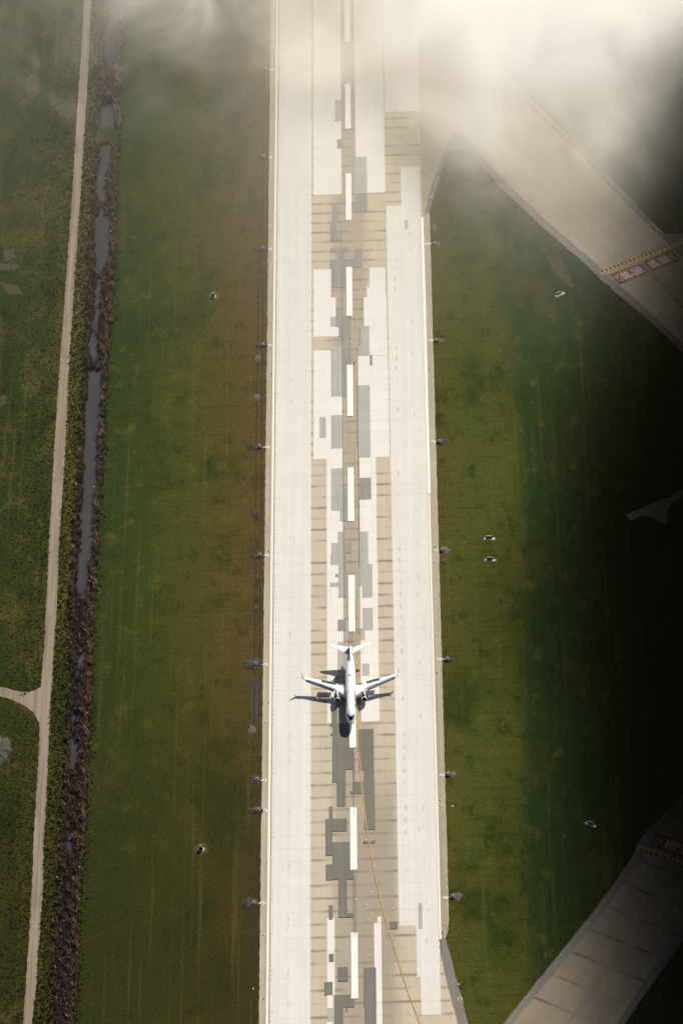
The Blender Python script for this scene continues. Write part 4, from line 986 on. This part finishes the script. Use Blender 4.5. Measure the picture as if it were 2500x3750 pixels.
    V = []; sect = ((1.3, .05, 1.16, 1.24), (2.0, .20, 1.1, 1.36), (3.0, .30, .95, 1.42), (4.2, .32, .7, 1.40), (5.4, .3, .6, 1.30))
    for y, w, z0, z1 in sect: V += [(-w, y, z0), (-w * .9, y, z1 - .1), (-w * .45, y, z1), (w * .45, y, z1), (w * .9, y, z1 - .1), (w, y, z0)]
    Fc = [(k * 6 + i, k * 6 + 6 + i, k * 6 + 7 + i, k * 6 + i + 1) for k in range(len(sect) - 1) for i in range(5)] + [(0, 1, 2, 3, 4, 5), tuple(range((len(sect) - 1) * 6 + 5, (len(sect) - 1) * 6 - 1, -1))]
    mesh('pylon', V, Fc, M['hull'], eng, False)
    MB().box((-s * .93, 1.25, .86), (.05, .9, .42), bev=.02).build('strake', M['hull'], eng)
    # main landing gear
    g = empty('main_gear'); g.parent = jet; g.location = (s * 2.86, 19.0, 0)
    MB().lathe((0, 0, .5), [(.13, 0), (.13, 1.0), (.18, 1.05), (.18, 2.0)], 14).build('strut', M['wing'], g)
    for e in (-1, 1):
        w = MB(); w.lathe((0, 0, 0), [(.50, -.16), (.56, -.1), (.56, .1), (.50, .16)], 26, 'y')
        o = w.build('wheel', M['tyre'], g); o.location = (e * .36, 0, .56); o.rotation_euler = (0, 0, R(90))
g = empty('nose_gear'); g.parent = jet; g.location = (0, 4.1, 0)
MB().lathe((0, 0, .3), [(.08, 0), (.08, .8), (.12, .85), (.12, 1.4)], 12).build('strut', M['wing'], g)
for e in (-1, 1):
    w = MB(); w.lathe((0, 0, 0), [(.29, -.09), (.34, -.05), (.34, .05), (.29, .09)], 22, 'y')
    o = w.build('wheel', M['tyre'], g); o.location = (e * .2, 0, .34); o.rotation_euler = (0, 0, R(90))
# fin: sections stacked upwards
fs_ = [(4.95, 28.6, 38.3, .10), (5.3, 29.2, 38.35, .30), (5.75, 30.9, 38.4, .34), (6.2, 32.4, 38.5, .40), (7.6, 33.4, 38.75, .36), (9.4, 34.75, 39.05, .28), (11.2, 36.05, 39.35, .20), (11.95, 36.7, 39.45, .15), (12.2, 37.3, 39.4, .06)]
V = []
for z, a, b, t in fs_:
    V += [(t / 2 * h, a + (b - a) * u, z) for u, h in UP] + [(-t / 2 * h, a + (b - a) * u, z) for u, h in UP[1:-1]][::-1]
n = 2 * len(UP) - 2
Fc = [(k * n + i, k * n + (i + 1) % n, k * n + n + (i + 1) % n, k * n + n + i) for k in range(len(fs_) - 1) for i in range(n)] + [tuple(range((len(fs_) - 1) * n, len(fs_) * n))]
fin = mesh('tail_fin', V, Fc, M['fin'], jet, True)
leaf = [(0, 1), (.16, .72), (.34, .82), (.28, .45), (.5, .62), (.55, .5), (.86, .52), (.72, .24), (.82, .14), (.42, -.18), (.46, -.34), (.06, -.28), (.06, -.62)]
leaf = leaf + [(-x, y) for x, y in leaf[::-1][:-1]]
for s in (-1, 1):
    bm = bmesh.new()
    vv = [bm.verts.new((s * .20, 36.6 + 1.35 * x + .25 * y, 8.5 + 1.35 * y)) for x, y in leaf]
    bmesh.ops.triangle_fill(bm, use_beauty=True, edges=[bm.edges.new((vv[i], vv[(i + 1) % len(vv)])) for i in range(len(vv))])
    me = bpy.data.meshes.new('leaf_emblem'); bm.to_mesh(me); bm.free()
    o = bpy.data.objects.new('leaf_emblem', me); COL.objects.link(o); me.materials.append(M['red']); o.parent = fin

# ---------------------------------------------------------------- cloud and added dark volume
def volume_box(name, lo, hi, mat, label):
    c = [(a + b) / 2 for a, b in zip(lo, hi)]; d = [b - a for a, b in zip(lo, hi)]
    o = MB().box(c, d).build(name, mat, None, False, 'stuff')
    tag(o, label)
    return o
def vol_nt(name, rate):
    n = NT(name); n.t.nodes.remove(n.b); n.m.cycles.volume_step_rate = rate
    return n
def pvol(n, dens, col, absorb=(0, 0, 0), aniso=0.0):
    p = n.t.nodes.new('ShaderNodeVolumePrincipled')
    n.put(p.inputs['Color'], col); n.put(p.inputs['Absorption Color'], absorb); n.put(p.inputs['Density'], dens); p.inputs['Anisotropy'].default_value = aniso
    p.inputs['Density Attribute'].default_value = ''
    n.link(p.outputs[0], n.out.inputs['Volume'])
    return n.m
# bright low cloud over the far end of the runway
MZ0, MZ1 = 2.5, 20.0
n = vol_nt('bright_cloud', 0.3)
wob = n.noise(n.scaled(0.016, 0.016, 0.03), 1.0, 5, 0.6, 0.5)
wob2 = n.noise(n.scaled(0.026, 0.017, 0.03, (7, 3, 1)), 1.0, 5, 0.6, 0.9)
# the edge of the cloud lies nearest over the turn-off, farther away over the fields to the west
edge = n.math('ADD', 478.0, n.math('MULTIPLY', n.math('MAXIMUM', n.math('SUBTRACT', -25.0, n.x), 0.0), 0.35))
edge = n.math('SUBTRACT', edge, n.math('MULTIPLY', n.step(n.x, -8, 58), 100.0))
edge = n.math('ADD', edge, n.math('MULTIPLY', n.step(n.x, 62.0, 36.0), 16.0))
edge = n.math('ADD', edge, n.math('MULTIPLY', n.math('MAXIMUM', n.math('SUBTRACT', n.x, 108.0), 0.0), 0.8))
t = n.math('ADD', n.math('SUBTRACT', n.y, edge), n.math('MULTIPLY', n.math('SUBTRACT', wob, 0.5), 140.0))
core = n.math('MULTIPLY', n.math('POWER', n.step(t, -135.0, 125.0), 1.3), 0.24)
core = n.math('MULTIPLY', core, n.step(wob2, 0.26, 0.62, 0.28, 1.25))
west = n.step(n.x, 0.0, -90.0)
fade = n.step(n.x, -150.0, -85.0, 0.3, 1.0)
wisp = n.math('MULTIPLY', n.math('MULTIPLY', n.math('MULTIPLY', n.step(wob2, 0.44, 0.76), n.step(n.y, 330.0, 460.0)), 0.055), fade)
veil = n.math('MULTIPLY', n.math('MULTIPLY', n.step(n.y, 170.0, 470.0), 0.021), n.math('SUBTRACT', 1.0, n.math('MULTIPLY', west, 0.78)))
veil = n.math('ADD', veil, n.math('MULTIPLY', n.step(n.y, -60.0, 300.0), 0.0006))
zed = n.math('MULTIPLY', n.step(n.z, MZ0, MZ0 + 4), n.step(n.z, MZ1, MZ1 - 8))
raw = n.math('ADD', n.math('ADD', core, wisp), veil)
dens = n.math('MULTIPLY', raw, zed)
tint = n.mix(n.step(raw, 0.01, 0.12), (1.0, 0.955, 0.865), (0.990, 0.979, 0.955))
volume_box('bright_cloud', (-330, -90, MZ0), (330, 700, MZ1), pvol(n, dens, tint), 'low white cloud and haze over the far end of the runway')
# light-absorbing volume, added only to darken the eastern side
n = vol_nt('dimming_volume', 0.6)
wob = n.noise(n.scaled(0.012, 0.012, 0.02), 1.0, 3, 0.5)
edge = n.math('ADD', 117.0, n.math('MULTIPLY', n.step(n.y, 120.0, 270.0), 46.0))
edge = n.math('ADD', edge, n.math('MULTIPLY', n.step(n.y, 330.0, 450.0), 56.0))
edge = n.math('ADD', edge, n.math('MULTIPLY', n.step(n.y, 10.0, -110.0), 10.0))
t = n.math('ADD', n.math('SUBTRACT', n.x, edge), n.math('MULTIPLY', n.math('SUBTRACT', wob, 0.5), 52.0))
d = n.math('MULTIPLY', n.step(t, -58.0, 50.0), 0.062)
zed = n.math('MULTIPLY', n.step(n.z, 5, 16), n.step(n.z, 62, 46))
volume_box('dimming_volume', (30, -420, 5), (420, 640, 62), pvol(n, n.math('MULTIPLY', d, zed), (0.008, 0.007, 0.004)), 'added dark volume dimming the right side of the airfield')
